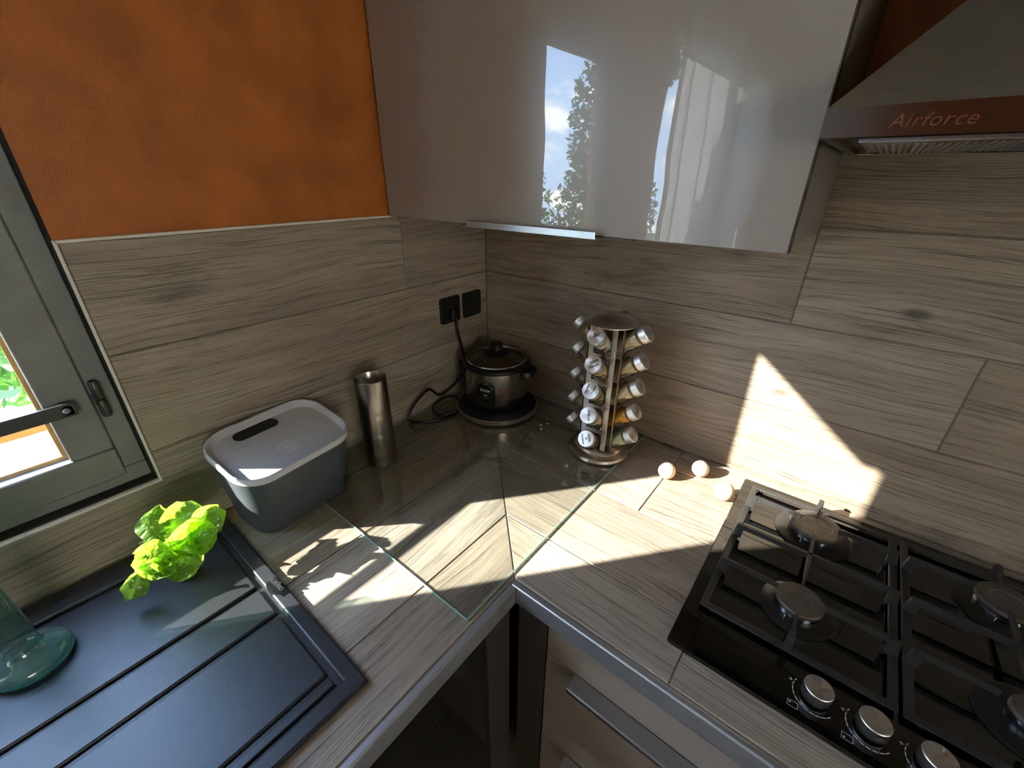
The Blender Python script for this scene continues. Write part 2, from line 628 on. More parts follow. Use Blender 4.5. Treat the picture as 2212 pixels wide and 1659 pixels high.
def bar_path(bm, pts, wx, hz, taper=None):
    """rectangular bar swept along points lying in a vertical plane (flat section kept upright)"""
    pts = [Vector(p) for p in pts]
    rings = []
    for i, p in enumerate(pts):
        a = pts[max(0, i-1)]
        c = pts[min(len(pts)-1, i+1)]
        t = (c-a)
        if abs(t.x)+abs(t.y) < 1e-6:
            t = pts[-1]-pts[0]
        h = Vector((t.x, t.y, 0)).normalized()
        s = Vector((-h.y, h.x, 0))
        tt = (c-a).normalized()
        nn = s.cross(tt)
        if nn.z < 0:
            nn = -nn
        k = taper[i] if taper else 1.0
        rings.append([bm.verts.new(p + s*wx/2*k*a1 + nn*hz*(b1)) for a1, b1 in ((-1, -1), (1, -1), (0.8, 0), (-0.8, 0))])
    for a, b in zip(rings, rings[1:]):
        for k in range(4):
            j = (k+1) % 4
            bm.faces.new((a[k], a[j], b[j], b[k]))
    bm.faces.new(rings[0][::-1])
    bm.faces.new(rings[-1])

def prism(bm, poly, h0, h1, bevel=0.0, seg=1):
    bot = [bm.verts.new((x, y, h0)) for x, y in poly]
    top = [bm.verts.new((x, y, h1)) for x, y in poly]
    n = len(poly)
    bm.faces.new(bot[::-1])
    tf = bm.faces.new(top)
    for i in range(n):
        j = (i+1) % n
        bm.faces.new((bot[i], bot[j], top[j], top[i]))
    if bevel:
        bmesh.ops.bevel(bm, geom=list(tf.edges), offset=bevel, segments=seg, profile=0.5, affect='EDGES', clamp_overlap=True)
    return bm

def frame_matrix(origin, ux, uy):
    ux = Vector(ux).normalized()
    uy = Vector(uy).normalized()
    uz = ux.cross(uy)
    M = Matrix((ux, uy, uz)).transposed().to_4x4()
    M.translation = Vector(origin)
    return M

def plank(parent, mat, poly, origin, ux, uy, h0, h1, bevel=0.0012, name='tile'):
    bm = bmesh.new()
    prism(bm, poly, h0, h1, bevel, 1)
    return mesh_obj(name, bm, mat, parent, matrix=frame_matrix(origin, ux, uy))

def rrect(cx, cy, w, h, r, n=5):
    pts = []
    for sx, sy, a0 in ((1, 1, 0), (-1, 1, 90), (-1, -1, 180), (1, -1, 270)):
        for k in range(n+1):
            a = R(a0 + 90*k/n)
            pts.append((cx+sx*(w/2-r)+r*math.cos(a), cy+sy*(h/2-r)+r*math.sin(a)))
    return pts

def text_obj(name, s, size, mat, parent, M, extrude=0.0002, shear=0.0, align='CENTER', space=1.0, bold=0.0):
    cu = bpy.data.curves.new('txt', 'FONT')
    cu.body = s
    cu.size = size
    cu.extrude = extrude
    cu.shear = shear
    cu.align_x = align
    cu.align_y = 'CENTER'
    cu.space_character = space
    cu.resolution_u = 3
    cu.offset = bold
    t = bpy.data.objects.new('txt', cu)
    COL.objects.link(t)
    dg = bpy.context.evaluated_depsgraph_get()
    dg.update()
    me = bpy.data.meshes.new_from_object(t.evaluated_get(dg))
    bpy.data.objects.remove(t)
    bpy.data.curves.remove(cu)
    me.materials.clear()
    me.materials.append(MATS[mat])
    o = bpy.data.objects.new(name, me)
    COL.objects.link(o)
    if parent:
        o.parent = parent
    o.matrix_local = M
    return o

def struct(name, bm, mat, parent=None, smooth=None, label=None):
    o = mesh_obj(name, bm, mat, parent, smooth)
    o['kind'] = 'structure'
    if label:
        o['label'] = label
    return o

# ================================================================== SETTING
FZ, CZ = -0.90, 1.62
XF, YB = 3.0, -4.2
WT = 0.20          # outer wall thickness
TT = 0.009         # tile thickness

def slab(name, mat, boxes, label):
    bm = bmesh.new()
    for b in boxes:
        box(bm, *b)
    return struct(name, bm, mat, label=label)

slab('floor', 'floor_tile', [(-0.01, XF, YB, 0.01, FZ-0.1, FZ)], 'grey tiled kitchen floor')
slab('ceiling', 'ceiling_paint', [(-WT, XF+WT, YB-WT, WT, CZ, CZ+0.1)], 'white painted ceiling')
# window wall (x = 0): opening y -1.59..-0.984, z 0.14..1.20
WY0, WY1, WZ0, WZ1 = -1.59, -0.984, 0.140, 1.195
W2Y0, W2Y1, W2Z0, W2Z1 = -4.15, -2.08, -0.25, 1.40      # unseen window added further along this wall to light the room
wall_left = slab('wall_left', 'orange_paint', [
    (-0.13, -TT, WY1, 0.13, FZ, CZ),
    (-0.13, -TT, W2Y1, WY0, FZ, CZ),
    (-0.13, -TT, YB, W2Y0, FZ, CZ),
    (-0.13, -TT, W2Y0, W2Y1, FZ, W2Z0),
    (-0.13, -TT, W2Y0, W2Y1, W2Z1, CZ),
    (-0.13, -TT, WY0, WY1, FZ, WZ0),
    (-0.13, -TT, WY0, WY1, WZ1, CZ)], 'window wall with orange paint above wood-look tiles')
wall_right = slab('wall_right', 'orange_paint', [(-0.13, XF+WT, TT, TT+WT, FZ, CZ)], 'hob wall with wood-look tiles and orange paint above')
FY0, FY1, FZ0, FZ1 = -2.5, -1.4, 0.15, 1.15                 # unseen window added in the far wall as fill light
slab('wall_far', 'white_paint', [(XF, XF+WT, YB-WT, FY0, FZ, CZ), (XF, XF+WT, FY1, TT, FZ, CZ), (XF, XF+WT, FY0, FY1, FZ1, CZ), (XF, XF+WT, FY0, FY1, FZ, FZ0)],
     'pale wall with an added window at the far right end of the kitchen')
slab('wall_back', 'white_paint', [(-0.13, 0.75, YB-WT, YB, FZ, CZ)], 'pale wall behind the photographer beside the added window, kept pale to lighten the cabinet door reflection')  # pale section added for a brighter mirror image in the cabinet door
slab('wall_back', 'orange_paint', [(0.75, XF+WT, YB-WT, YB, FZ, CZ)], 'orange wall behind the photographer')

# --- left wall tiles
Z1, Z2, ZT = 0.2027, 0.4027, 0.5935
G = 0.0013  # half joint
gl = bmesh.new()
box(gl, -TT, -0.002, WY1+0.001, TT, -0.03, ZT)
box(gl, -TT, -0.002, -1.95, WY1, -0.03, WZ0-0.001)
box(gl, -TT, -0.002, -1.95, WY0-0.001, WZ0, ZT)
mesh_obj('grout', gl, 'grout', wall_left)

def ltile(poly):   # poly in (s, z) with s = -y
    P = [(-a, b) for a, b in poly]
    cx = sum(p[0] for p in P)/len(P)
    cz = sum(p[1] for p in P)/len(P)
    return plank(wall_left, 'tile_wall', [(a-cx, b-cz) for a, b in P], (0, cx, cz), (0, 1, 0), (0, 0, 1), -0.008, 0.0)

def rect(a0, a1, b0, b1):
    return [(a0+G, b0+G), (a1-G, b0+G), (a1-G, b1-G), (a0+G, b1-G)]
E1 = 0.981
ltile(rect(0, 0.33, Z2, ZT))
ltile(rect(0.33, E1, Z2, ZT))
ltile(rect(0, E1, Z1, Z2))
ltile([(G, 0.001), (1.24, 0.001), (1.24, WZ0-0.004), (E1-G, WZ0-0.004), (E1-G, Z1-G), (G, Z1-G)])
ltile(rect(1.24, 1.95, 0, WZ0-0.003))
ltile(rect(1.594, 1.95, WZ0, Z1))
ltile(rect(1.594, 1.95, Z1, Z2))
ltile(rect(1.594, 1.95, Z2, ZT))
# --- right wall tiles
gr = bmesh.new()
box(gr, -0.002, 2.3, 0.002, TT, -0.03, 0.8)
mesh_obj('grout', gr, 'grout', wall_right)

def rtile(x0, x1, z0, z1):
    cx, cz = (x0+x1)/2, (z0+z1)/2
    return plank(wall_right, 'tile_wall', [(a-cx, b-cz) for a, b in rect(x0, x1, z0, z1)], (cx, 0, cz), (1, 0, 0), (0, 0, 1), -0.008, 0.0)
Z3 = 0.6027
for a in [(0, 1.5, 0, Z1), (1.5, 2.3, 0, Z1), (0, 1.1957, Z1, Z2), (1.1957, 2.3, Z1, Z2), (0, 0.8903, Z2, Z3), (0.8903, 2.09, Z2, Z3),
          (2.09, 2.3, Z2, Z3), (0, 0.55, Z3, 0.8), (0.55, 1.75, Z3, 0.8), (1.75, 2.3, Z3, 0.8)]:
    rtile(*a)
# --- edging strips of the tiled splashback
def strip(name, *b):
    bm = bmesh.new()
    box(bm, *b, 0.0008, 1)
    return struct(name, bm, 'white_trim', label='pale tile edging strip')
strip('trim_1', -TT, 0.002, -0.984, 0.0, ZT-0.001, ZT+0.004)
strip('trim_2', -TT, 0.002, -0.9855, -0.981, WZ0-0.004, ZT+0.004)
strip('trim_3', -TT, 0.002, -1.594, -0.984, WZ0-0.004, WZ0)
strip('trim_4', -TT, 0.002, -1.594, -1.59, WZ0-0.004, ZT+0.004)

# --- window in the left wall
win = empty('window_1', (-0.05, (WY0+WY1)/2, WZ0))
win['kind'] = 'structure'
win['label'] = 'grey painted casement window over the drainer'
def wp(name, mat, x0, x1, y0, y1, z0, z1, bevel=0.002):
    o = boxo(name, mat, win, x0+0.05, x1+0.05, y0-(WY0+WY1)/2, y1-(WY0+WY1)/2, z0-WZ0, z1-WZ0, bevel)
    return o
# dark liner painting the recess shadow, fixed frame, hinged sash
def ring(name, mat, x0, x1, ya, yb, za, zb, wdt, bevel=0.002):
    bm = bmesh.new()
    oy, oz = (WY0+WY1)/2, WZ0
    for b in [(ya, yb, za, za+wdt), (ya, yb, zb-wdt, zb), (ya, ya+wdt, za+wdt, zb-wdt), (yb-wdt, yb, za+wdt, zb-wdt)]:
        box(bm, x0+0.05, x1+0.05, b[0]-oy, b[1]-oy, b[2]-oz, b[3]-oz, bevel, 1)
    return mesh_obj(name, bm, mat, win, smooth=35)
ring('shade_liner', 'recess_shade', -0.10, -0.0095, WY0+0.0003, WY1-0.0003, WZ0+0.0003, WZ1-0.0003, 0.003, 0)
ring('frame', 'window_grey', -0.098, -0.030, WY0+0.006, WY1-0.0045, WZ0+0.0035, WZ1-0.006, 0.034)
SY0, SY1, SZ0, SZ1 = -1.552, -1.0225, 0.1625, 1.16
sash = ring('sash', 'window_grey', -0.075, -0.027, SY0, SY1, SZ0, SZ1, 0.061, 0.003)
bead = ring('glazing_bead', 'timber', -0.074, -0.052, SY0+0.058, SY1-0.058, SZ0+0.058, SZ1-0.058, 0.010, 0.001)
bead.parent = sash
pane = wp('pane', 'pane_glass', -0.052, -0.048, SY0+0.06, SY1-0.06, SZ0+0.06, SZ1-0.06, 0)
pane.parent = sash
# flat bar screwed across the sash
bar = wp('cross_bar', 'cast_handle', -0.012, -0.004, -1.53, -1.0455, 0.316, 0.340, 0.0015)
bar.parent = sash
for yy in (-1.056, -1.52):
    wp('bar_bracket', 'cast_handle', -0.0275, -0.004, yy-0.008, yy+0.008, 0.318, 0.338, 0.002)
bm = bmesh.new()
lathe(bm, [(0, 0.003), (0.0035, 0.003), (0.0055, 0.001), (0.0055, 0)], 16, Matrix.Translation((0.046, -1.058-(WY0+WY1)/2, 0.328-WZ0)) @ Matrix.Rotation(R(90), 4, 'Y'))
mesh_obj('screw', bm, 'chrome', win, smooth=40)
# barrel hinge
for i, (za, zb) in enumerate(((0.292, 0.326), (0.327, 0.363))):
    bm = bmesh.new()
    lathe(bm, [(0, 0), (0.005, 0.001), (0.0075, 0.005), (0.0075, zb-za-0.005), (0.005, zb-za-0.001), (0, zb-za)] if False else
          [(0, 0), (0.006, 0.0005), (0.0075, 0.003), (0.0075, zb-za-0.003), (0.006, zb-za-0.0005), (0, zb-za)], 20,
          Matrix.Translation((0.05-0.021, -1.012-(WY0+WY1)/2, za-WZ0)))
    mesh_obj('hinge_barrel', bm, 'cast_handle', win, smooth=40)
wp('hinge_leaf', 'cast_handle', -0.031, -0.024, -1.0215, -1.010, 0.318, 0.334, 0.001)
# outside ledge and shutter box: part of the building
slab('window_ledge', 'stone_ledge', [(-0.36, -0.101, WY0-0.05, WY1+0.05, 0.13, 0.165)], 'pale stone ledge outside the window')
slab('shutter_box', 'white_paint', [(-0.24, -0.13, WY0-0.06, WY1+0.06, 1.195, 1.42)], 'shutter box above the window outside')
# added window in the far wall, brightens the window wall from out of view
w2 = empty('added_window_2', (XF+0.1, (FY0+FY1)/2, FZ0))
w2['kind'] = 'structure'
w2['label'] = 'unseen grey window added in the far wall to brighten the room'
for b in [(-0.55, -0.49, 0, 1.0), (0.49, 0.55, 0, 1.0), (-0.55, 0.55, 0, 0.06), (-0.55, 0.55, 0.94, 1.0)]:
    boxo('frame', 'window_grey', w2, -0.03, 0.03, b[0]+0.001, b[1]-0.001, b[2]+0.001, b[3]-0.001, 0.002)
# added window further along the window wall, lights the room from out of view
d1 = empty('added_window_3', (-0.07, (W2Y0+W2Y1)/2, W2Z0))
d1['kind'] = 'structure'
d1['label'] = 'wide glazed window added out of view along the window wall to light the room'
hw, hh = (W2Y1-W2Y0)/2, W2Z1-W2Z0
for b in [(-hw, -hw+0.07, 0, hh), (hw-0.07, hw, 0, hh), (-0.06, 0.06, 0, hh), (-hw, hw, hh-0.07, hh), (-hw, hw, 0, 0.12)]:
    boxo('frame', 'window_grey', d1, -0.03, 0.03, b[0]+0.001, b[1]-0.001, b[2], b[3], 0.002)
for sgn in (-1, 1):
    boxo('pane', 'pane_glass', d1, -0.002, 0.002, min(sgn*0.061, sgn*(hw-0.071)), max(sgn*0.061, sgn*(hw-0.071)), 0.121, hh-0.071, 0)

# sheer curtain added to turn the sun into soft room light
ct = empty('added_curtain', (0.06, (W2Y0+W2Y1)/2, W2Z0-0.15))
tag(ct, 'white sheer curtain added across the wide window to spread the sunlight, mirrored in the cabinet door', 'curtain')
bm = bmesh.new()
NN = 120
lo, hi = [], []
for k in range(NN+1):
    yy = -hw-0.03+(2*hw+0.085)*k/NN
    xx = 0.020*math.sin(k*0.75)+0.008*math.sin(k*1.9+1)
    lo.append(bm.verts.new((xx*1.2, yy, 0)))
    hi.append(bm.verts.new((xx, yy, 1.85)))
for k in range(NN):
    bm.faces.new((lo[k], lo[k+1], hi[k+1], hi[k]))
mesh_obj('fabric', bm, 'sheer', ct, smooth=80)
bm = bmesh.new()
tube(bm, [(0, -hw-0.04, 1.865), (0, hw+0.09, 1.865)], 0.011, 12)
mesh_obj('curtain_rod', bm, 'steel_satin', ct, smooth=40)

# ================================================================== WORKTOP
D1, D2, DF = 0.306, 0.506, 0.628
D0 = 0.106
wt = empty('worktop', (0, 0, 0))
tag(wt, 'L-shaped worktop clad in mitred wood-look tiles with a satin metal edge', 'worktop')
bm = bmesh.new()
box(bm, 0.0005, 2.3, -0.630, -0.0005, -0.04, -0.0022)
box(bm, 0.0005, 0.630, -1.46, -0.630, -0.04, -0.0022)
box(bm, 0.0005, 0.630, -1.985, -1.86, -0.04, -0.0022)
mesh_obj('bed', bm, 'grout_light', wt)

def wtile_left(a, b, y_end, y_start=None):
    if y_start is None:
        P = [(a+G, -(a+G)-0.0018), (b-G, -(b-G)-0.0018), (b-G, -y_end), (a+G, -y_end)]
    else:
        P = [(a+G, -y_start-G), (b-G, -y_start-G), (b-G, -y_end), (a+G, -y_end)]
    cx = sum(p[0] for p in P)/4
    cy = sum(p[1] for p in P)/4
    # grain along y: local x = +y, local y = -x
    plank(wt, 'tile_top', [(y-cy, -(x-cx)) for x, y in P], (cx, cy, 0), (0, 1, 0), (-1, 0, 0), -0.008, 0.0)

def wtile_right(a, b, x_end, x_start=None):
    if x_start is None:
        P = [((a+G)+0.0018, -(a+G)), (x_end-G, -(a+G)), (x_end-G, -(b-G)), ((b-G)+0.0018, -(b-G))]
    else:
        P = [(x_start+G, -(a+G)), (x_end-G, -(a+G)), (x_end-G, -(b-G)), (x_start+G, -(b-G))]
    cx = sum(p[0] for p in P)/4
    cy = sum(p[1] for p in P)/4
    plank(wt, 'tile_top', [(x-cx, y-cy) for x, y in P], (cx, cy, 0), (1, 0, 0), (0, 1, 0), -0.008, 0.0)
rows = [(0.001, D0), (D0, D1), (D1, D2), (D2, DF)]
for (a, b) in rows:
    wtile_left(a, b, 1.458)
    wtile_left(a, b, 1.984, 1.86)
wtile_right(0.001, D0, 0.735)
wtile_right(0.001, D0, 1.935, 0.735)
wtile_right(D0, D1, 0.735)
wtile_right(D0, D1, 1.935, 0.735)
wtile_right(D1, D2, 1.35)
wtile_right(D1, D2, 2.3, 1.35)
wtile_right(D2, DF, 0.9255)
wtile_right(D2, DF, 2.1, 0.9255)
# metal nosing with a rounded top arris
def nosing(x0, x1, y0, y1, name='edge_profile'):
    return boxo(name, 'alu_nose', wt, x0, x1, y0, y1, -0.044, 0.0005, 0.0035, 3)
nosing(0.6295, 0.6425, -1.985, -0.6425)
nosing(0.6295, 2.3, -0.6425, -0.6295)

# ================================================================== BASE UNITS
bu = empty('drawer_unit', (1.1, -0.31, FZ))
tag(bu, 'greige gloss drawer unit with metal bar handles below the gas hob', 'drawer unit')
def bub(name, mat, x0, x1, y0, y1, z0, z1, bevel=0.001, parent=None, off=(1.1, -0.31, FZ)):
    return boxo(name, mat, parent or bu, x0-off[0], x1-off[0], y0-off[1], y1-off[1], z0-off[2], z1-off[2], bevel)
bub('carcass', 'carcass_greige', 0.70, 1.55, -0.598, -0.02, -0.79, -0.045)
bub('plinth', 'dark_edge', 0.70, 1.55, -0.56, -0.54, -0.899, -0.791)
for za, zb in ((-0.1605, -0.047), (-0.46, -0.1655), (-0.785, -0.465)):
    d = bub('drawer_front', 'gloss_greige', 0.703, 1.548, -0.618, -0.599, za, zb, 0.0012)
    if zb > -0.05:
        continue
    zt = zb+0.0025
    bm = bmesh.new()
    for q in ((-0.650, -0.6185, zt-0.002, zt+0.0015), (-0.650, -0.6475, zt-0.013, zt-0.0022)):
        box(bm, 0.768-1.1, 1.432-1.1, q[0]+0.31, q[1]+0.31, q[2]-FZ, q[3]-FZ, 0.0006, 1)
    mesh_obj('handle', bm, 'alu', d)
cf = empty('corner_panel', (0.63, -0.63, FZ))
tag(cf, 'corner panels in the inner angle of the base units, coloured dark for the shade there', 'corner panel')
boxo('panel', 'dark_edge', cf, 0.001, 0.069, 0.012, 0.030, 0.105, 0.854, 0.001)  # dark finish puts the shade of the inner corner into the colour
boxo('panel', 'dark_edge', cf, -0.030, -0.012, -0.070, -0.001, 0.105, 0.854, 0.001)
dw = empty('dishwasher', (0.31, -1.0, FZ))
tag(dw, 'built-in black fronted dishwasher under the drainer', 'dishwasher')
boxo('body', 'black_matte', dw, -0.28, 0.285, -0.298, 0.298, 0.06, 0.852, 0.002)
boxo('door', 'black_gloss', dw, 0.286, 0.305, -0.297, 0.297, 0.11, 0.72, 0.003)
boxo('control_strip', 'black_gloss', dw, 0.286, 0.308, -0.297, 0.297, 0.724, 0.85, 0.003)
boxo('plinth', 'dark_edge', dw, 0.24, 0.25, -0.297, 0.297, 0.001, 0.1, 0.001)
su = empty('sink_unit', (0.31, -1.64, FZ))
tag(su, 'greige base unit below the sink bowl at the far left', 'base unit')
boxo('carcass', 'carcass_greige', su, -0.28, 0.285, -0.338, 0.338, 0.1, 0.62, 0.001)
boxo('door', 'gloss_greige', su, 0.287, 0.306, -0.336, 0.336, 0.11, 0.85, 0.001)
boxo('plinth', 'dark_edge', su, 0.24, 0.25, -0.336, 0.336, 0.001, 0.1, 0.001)

# ================================================================== SINK
sk = empty('sink', (0.29, -1.4, 0))
tag(sk, 'black composite sink with ribbed drainer in front of the window', 'sink')
SO = Vector((0.29, -1.4, 0))
def skb(name, mat, x0, x1, y0, y1, z0, z1, bevel=0.002, seg=2):
    return boxo(name, mat, sk, x0-SO.x, x1-SO.x, y0-SO.y, y1-SO.y, z0, z1, bevel, seg)
# rim round the sunken drainer
bm = bmesh.new()
outer = rrect((0.006+0.572)/2-SO.x, (-0.912-1.92)/2-SO.y, 0.566, 1.008, 0.014, 4)
def rim_ring(bm, outer, inner, z0, z1):
    n = len(outer)
    o0 = [bm.verts.new((x, y, z0)) for x, y in outer]
    o1 = [bm.verts.new((x, y, z1-0.003)) for x, y in outer]
    cx = sum(p[0] for p in outer)/n
    cy = sum(p[1] for p in outer)/n
    o2 = [bm.verts.new((cx+(x-cx)*0.992, cy+(y-cy)*0.996, z1)) for x, y in outer]
    i1 = [bm.verts.new((x, y, z1)) for x, y in inner]
    i0 = [bm.verts.new((x*0.994, y*0.994, z0)) for x, y in inner]
    for a, b in ((o0, o1), (o1, o2), (o2, i1), (i1, i0)):
        for k in range(n):
            j = (k+1) % n
            bm.faces.new((a[k], a[j], b[j], b[k]))
inner = rrect((0.066+0.546)/2-SO.x, (-0.938-1.40)/2-SO.y, 0.48, 0.462, 0.010, 4)
# rim as four rounded bars so that the bowl stays open
skb('rim', 'granite', 0.006, 0.572, -0.938, -0.912, 0.0005, 0.0105, 0.004, 3)
skb('rim', 'granite', 0.006, 0.066, -1.92, -0.930, 0.0005, 0.0105, 0.004, 3)
skb('rim', 'granite', 0.545, 0.572, -1.92, -0.930, 0.0005, 0.0105, 0.004, 3)
skb('rim', 'granite', 0.060, 0.550, -1.46, -1.40, 0.0005, 0.0105, 0.004, 3)
skb('rim', 'granite', 0.060, 0.550, -1.92, -1.86, 0.0005, 0.0105, 0.004, 3)
bm = bmesh.new()
box(bm, 0.062-SO.x, 0.55-SO.x, -1.405-SO.y, -0.934-SO.y, 0.0004, 0.0028)
mesh_obj('drainer_floor', bm, 'granite', sk)
skb('drainer_panel', 'granite', 0.080, 0.274, -1.40, -0.947, 0.001, 0.0085, 0.003, 3)
skb('drainer_panel', 'granite', 0.283, 0.354, -1.40, -0.947, 0.001, 0.0080, 0.003, 3)
skb('drainer_panel', 'granite', 0.363, 0.516, -1.40, -0.947, 0.001, 0.0075, 0.003, 3)
skb('drainer_panel', 'granite', 0.524, 0.538, -1.40, -0.947, 0.001, 0.0070, 0.002, 2)
bm = bmesh.new()
for b in [(0.075, 0.54, -1.475, -1.461, -0.2, 0.0), (0.075, 0.54, -1.859, -1.845, -0.2, 0.0), (0.06, 0.0745, -1.859, -1.461, -0.2, 0.0), (0.5405, 0.555, -1.859, -1.461, -0.2, 0.0), (0.075, 0.54, -1.845, -1.475, -0.2, -0.19)]:
    box(bm, b[0]-SO.x, b[1]-SO.x, b[2]-SO.y, b[3]-SO.y, b[4], b[5])
mesh_obj('bowl', bm, 'granite', sk)
skb('badge', 'black_gloss', 0.278, 0.335, -0.9275, -0.9135, 0.0104, 0.0112, 0.0003, 1)
Mb = frame_matrix(Vector((0.306, -0.9205, 0.0114))-SO, (1, 0, 0), (0, 1, 0))
text_obj('lettering', 'elleci', 0.014, 'print_white', sk, Mb, 0.0001)

# ================================================================== GLASS PANEL
gp = empty('glass_protector', (0.311, -0.375, 0))
tag(gp, 'clear glass protection sheet lying over the tiled worktop corner', 'glass sheet')
bm = bmesh.new()
box(bm, -0.3055, 0.306, -0.372, 0.372, 0.0008, 0.0052)
bmesh.ops.recalc_face_normals(bm, faces=bm.faces[:])
for f in list(bm.faces):
    if abs(f.normal.z) < 0.5:
        bm.faces.remove(f)
for f in list(bm.faces):
    if f.normal.z < -0.5:
        bm.faces.remove(f)
mesh_obj('sheet', bm, 'corner_glass', gp)
bm = bmesh.new()
for b in [(-0.3065, -0.3055, -0.373, 0.373), (0.306, 0.307, -0.373, 0.373), (-0.3055, 0.306, -0.373, -0.372), (-0.3055, 0.306, 0.372, 0.373)]:
    box(bm, *b, 0.0008, 0.0052)
mesh_obj('polished_edge', bm, 'glass_edge', gp)
GT = 0.0054

# ================================================================== HOB
hb = empty('gas_hob', (1.195, -0.298, 0))
tag(hb, 'black glass gas hob with brushed metal knobs set in the worktop', 'gas hob')
HO = Vector((1.195, -0.298, 0))
def hbm(bm, name, mat, smooth=35, parent=None):
    return mesh_obj(name, bm, mat, parent or hb, smooth=smooth)
bm = bmesh.new()
prism(bm, rrect(0, 0, 0.595, 0.535, 0.006, 4), 0.0005, 0.0065, 0.0018, 2)
hbm(bm, 'glass_plate', 'hob_glass')
HZ = 0.0066
def burner(x, y, rp, rc, hollow=0.55):
    T = Matrix.Translation((x-HO.x, y-HO.y, HZ))
    bm = bmesh.new()
    lathe(bm, [(0, 0.0), (rp, 0.0), (rp, 0.0022), (rp-0.003, 0.0040), (rc*0.95, 0.0062), (0, 0.0062)], 56, T)
    hbm(bm, 'burner_plate', 'burner_plate')
    bm = bmesh.new()
    lathe(bm, [(0, 0.0063), (rc*0.90, 0.0063), (rc*0.95, 0.010), (rc*1.00, 0.0125), (rc*1.00, 0.0200), (rc*0.92, 0.0206), (0, 0.0206)], 56, T)
    hbm(bm, 'flame_ring', 'chrome')
    bm = bmesh.new()
    ri = rc*hollow
    lathe(bm, [(0, 0.0207), (rc*0.97, 0.0207), (rc*1.01, 0.0220), (rc*1.005, 0.0255), (rc*0.96, 0.0275), (ri+0.003, 0.0278), (ri+0.0008, 0.0276), (ri-0.0008, 0.0262), (0, 0.0262)], 56, T)
    hbm(bm, 'burner_cap', 'burner_cap')
    bm = bmesh.new()
    a = R(250)
    lathe(bm, [(0, 0.004), (0.0012, 0.004), (0.0012, 0.015), (0.0006, 0.016), (0, 0.016)], 10, T @ Matrix.Translation(((rc+0.005)*math.cos(a), (rc+0.005)*math.sin(a), 0)))
    hbm(bm, 'spark_pin', 'steel_dark')
burner(1.054, -0.146, 0.069, 0.047, 0.62)
burner(1.055, -0.370, 0.057, 0.0365, 0.50)
burner(1.336, -0.146, 0.063, 0.041, 0.55)
burner(1.336, -0.370, 0.060, 0.028, 0.5)
for i, x in enumerate((1.0985, 1.1635, 1.2285, 1.2935)):
    y = -0.515
    T = Matrix.Translation((x-HO.x, y-HO.y, HZ))
    bm = bmesh.new()
    lathe(bm, [(0.0135, 0), (0.0135, 0.004), (0, 0.004)], 32, T)
    hbm(bm, 'knob_seat', 'black_matte')
    bm = bmesh.new()
    lathe(bm, [(0, 0.0042), (0.0182, 0.0042), (0.0188, 0.006), (0.0186, 0.0235), (0.0178, 0.0248), (0, 0.0250)], 40)
    kn = mesh_obj('knob', bm, 'steel_lid', hb, smooth=30, matrix=T)
    bm = bmesh.new()
    a = R(75)
    box(bm, -0.0004, 0.0004, -0.0025, 0.0025, 0, 0.0003, 0, 1, Matrix.Translation((0.0125*math.cos(a), 0.0125*math.sin(a), 0.0249)) @ Matrix.Rotation(a-PI/2, 4, 'Z'))
    hbm(bm, 'knob_mark', 'print_white', None, kn)
    # printed power scale, burner sketch and spark star
    bm = bmesh.new()
    for k in range(11):
        a0 = R(150 + k*16)
        a1 = a0 + R(13 if k > 0 else 10)
        r0, r1 = 0.0268-0.00005*k, 0.0268+0.0014-0.00009*k
        q = []
        for m in range(4):
            a = a0+(a1-a0)*m/3
            q.append((math.cos(a), math.sin(a)))
        for m in range(3):
            vs4 = [bm.verts.new((x-HO.x+rr*c[0], y-HO.y+rr*c[1], HZ+0.0002)) for rr, c in ((r0, q[m]), (r1, q[m]), (r1, q[m+1]), (r0, q[m+1]))]
            bm.faces.new(vs4)
    for (ax, ay, bx, by) in ((0, 0, 0.013, 0), (0.013, 0, 0.013, 0.009), (0.013, 0.009, 0, 0.009), (0, 0.009, 0, 0)):
        x0, x1 = min(ax, bx)-0.0003, max(ax, bx)+0.0003
        y0, y1 = min(ay, by)-0.0003, max(ay, by)+0.0003
        ox, oy = x-HO.x-0.030, y-HO.y-0.0345
        bm.faces.new([bm.verts.new((ox+px, oy+py, HZ+0.0002)) for px, py in ((x0, y0), (x1, y0), (x1, y1), (x0, y1))])
    dx, dy = ((0.003, 0.006), (0.003, 0.003), (0.010, 0.006), (0.010, 0.003))[i]
    bm.faces.new([bm.verts.new((x-HO.x-0.030+dx+0.0013*math.cos(k*PI/4), y-HO.y-0.0345+dy+0.0013*math.sin(k*PI/4), HZ+0.0002)) for k in range(8)])
    sx, sy = x-HO.x-0.031, y-HO.y+0.008
    bm.faces.new([bm.verts.new((sx+(0.0034 if k % 2 == 0 else 0.0012)*math.cos(k*PI/4), sy+(0.0034 if k % 2 == 0 else 0.0012)*math.sin(k*PI/4), HZ+0.0002)) for k in range(8)])
    hbm(bm, 'printed_scale', 'print_white', None)

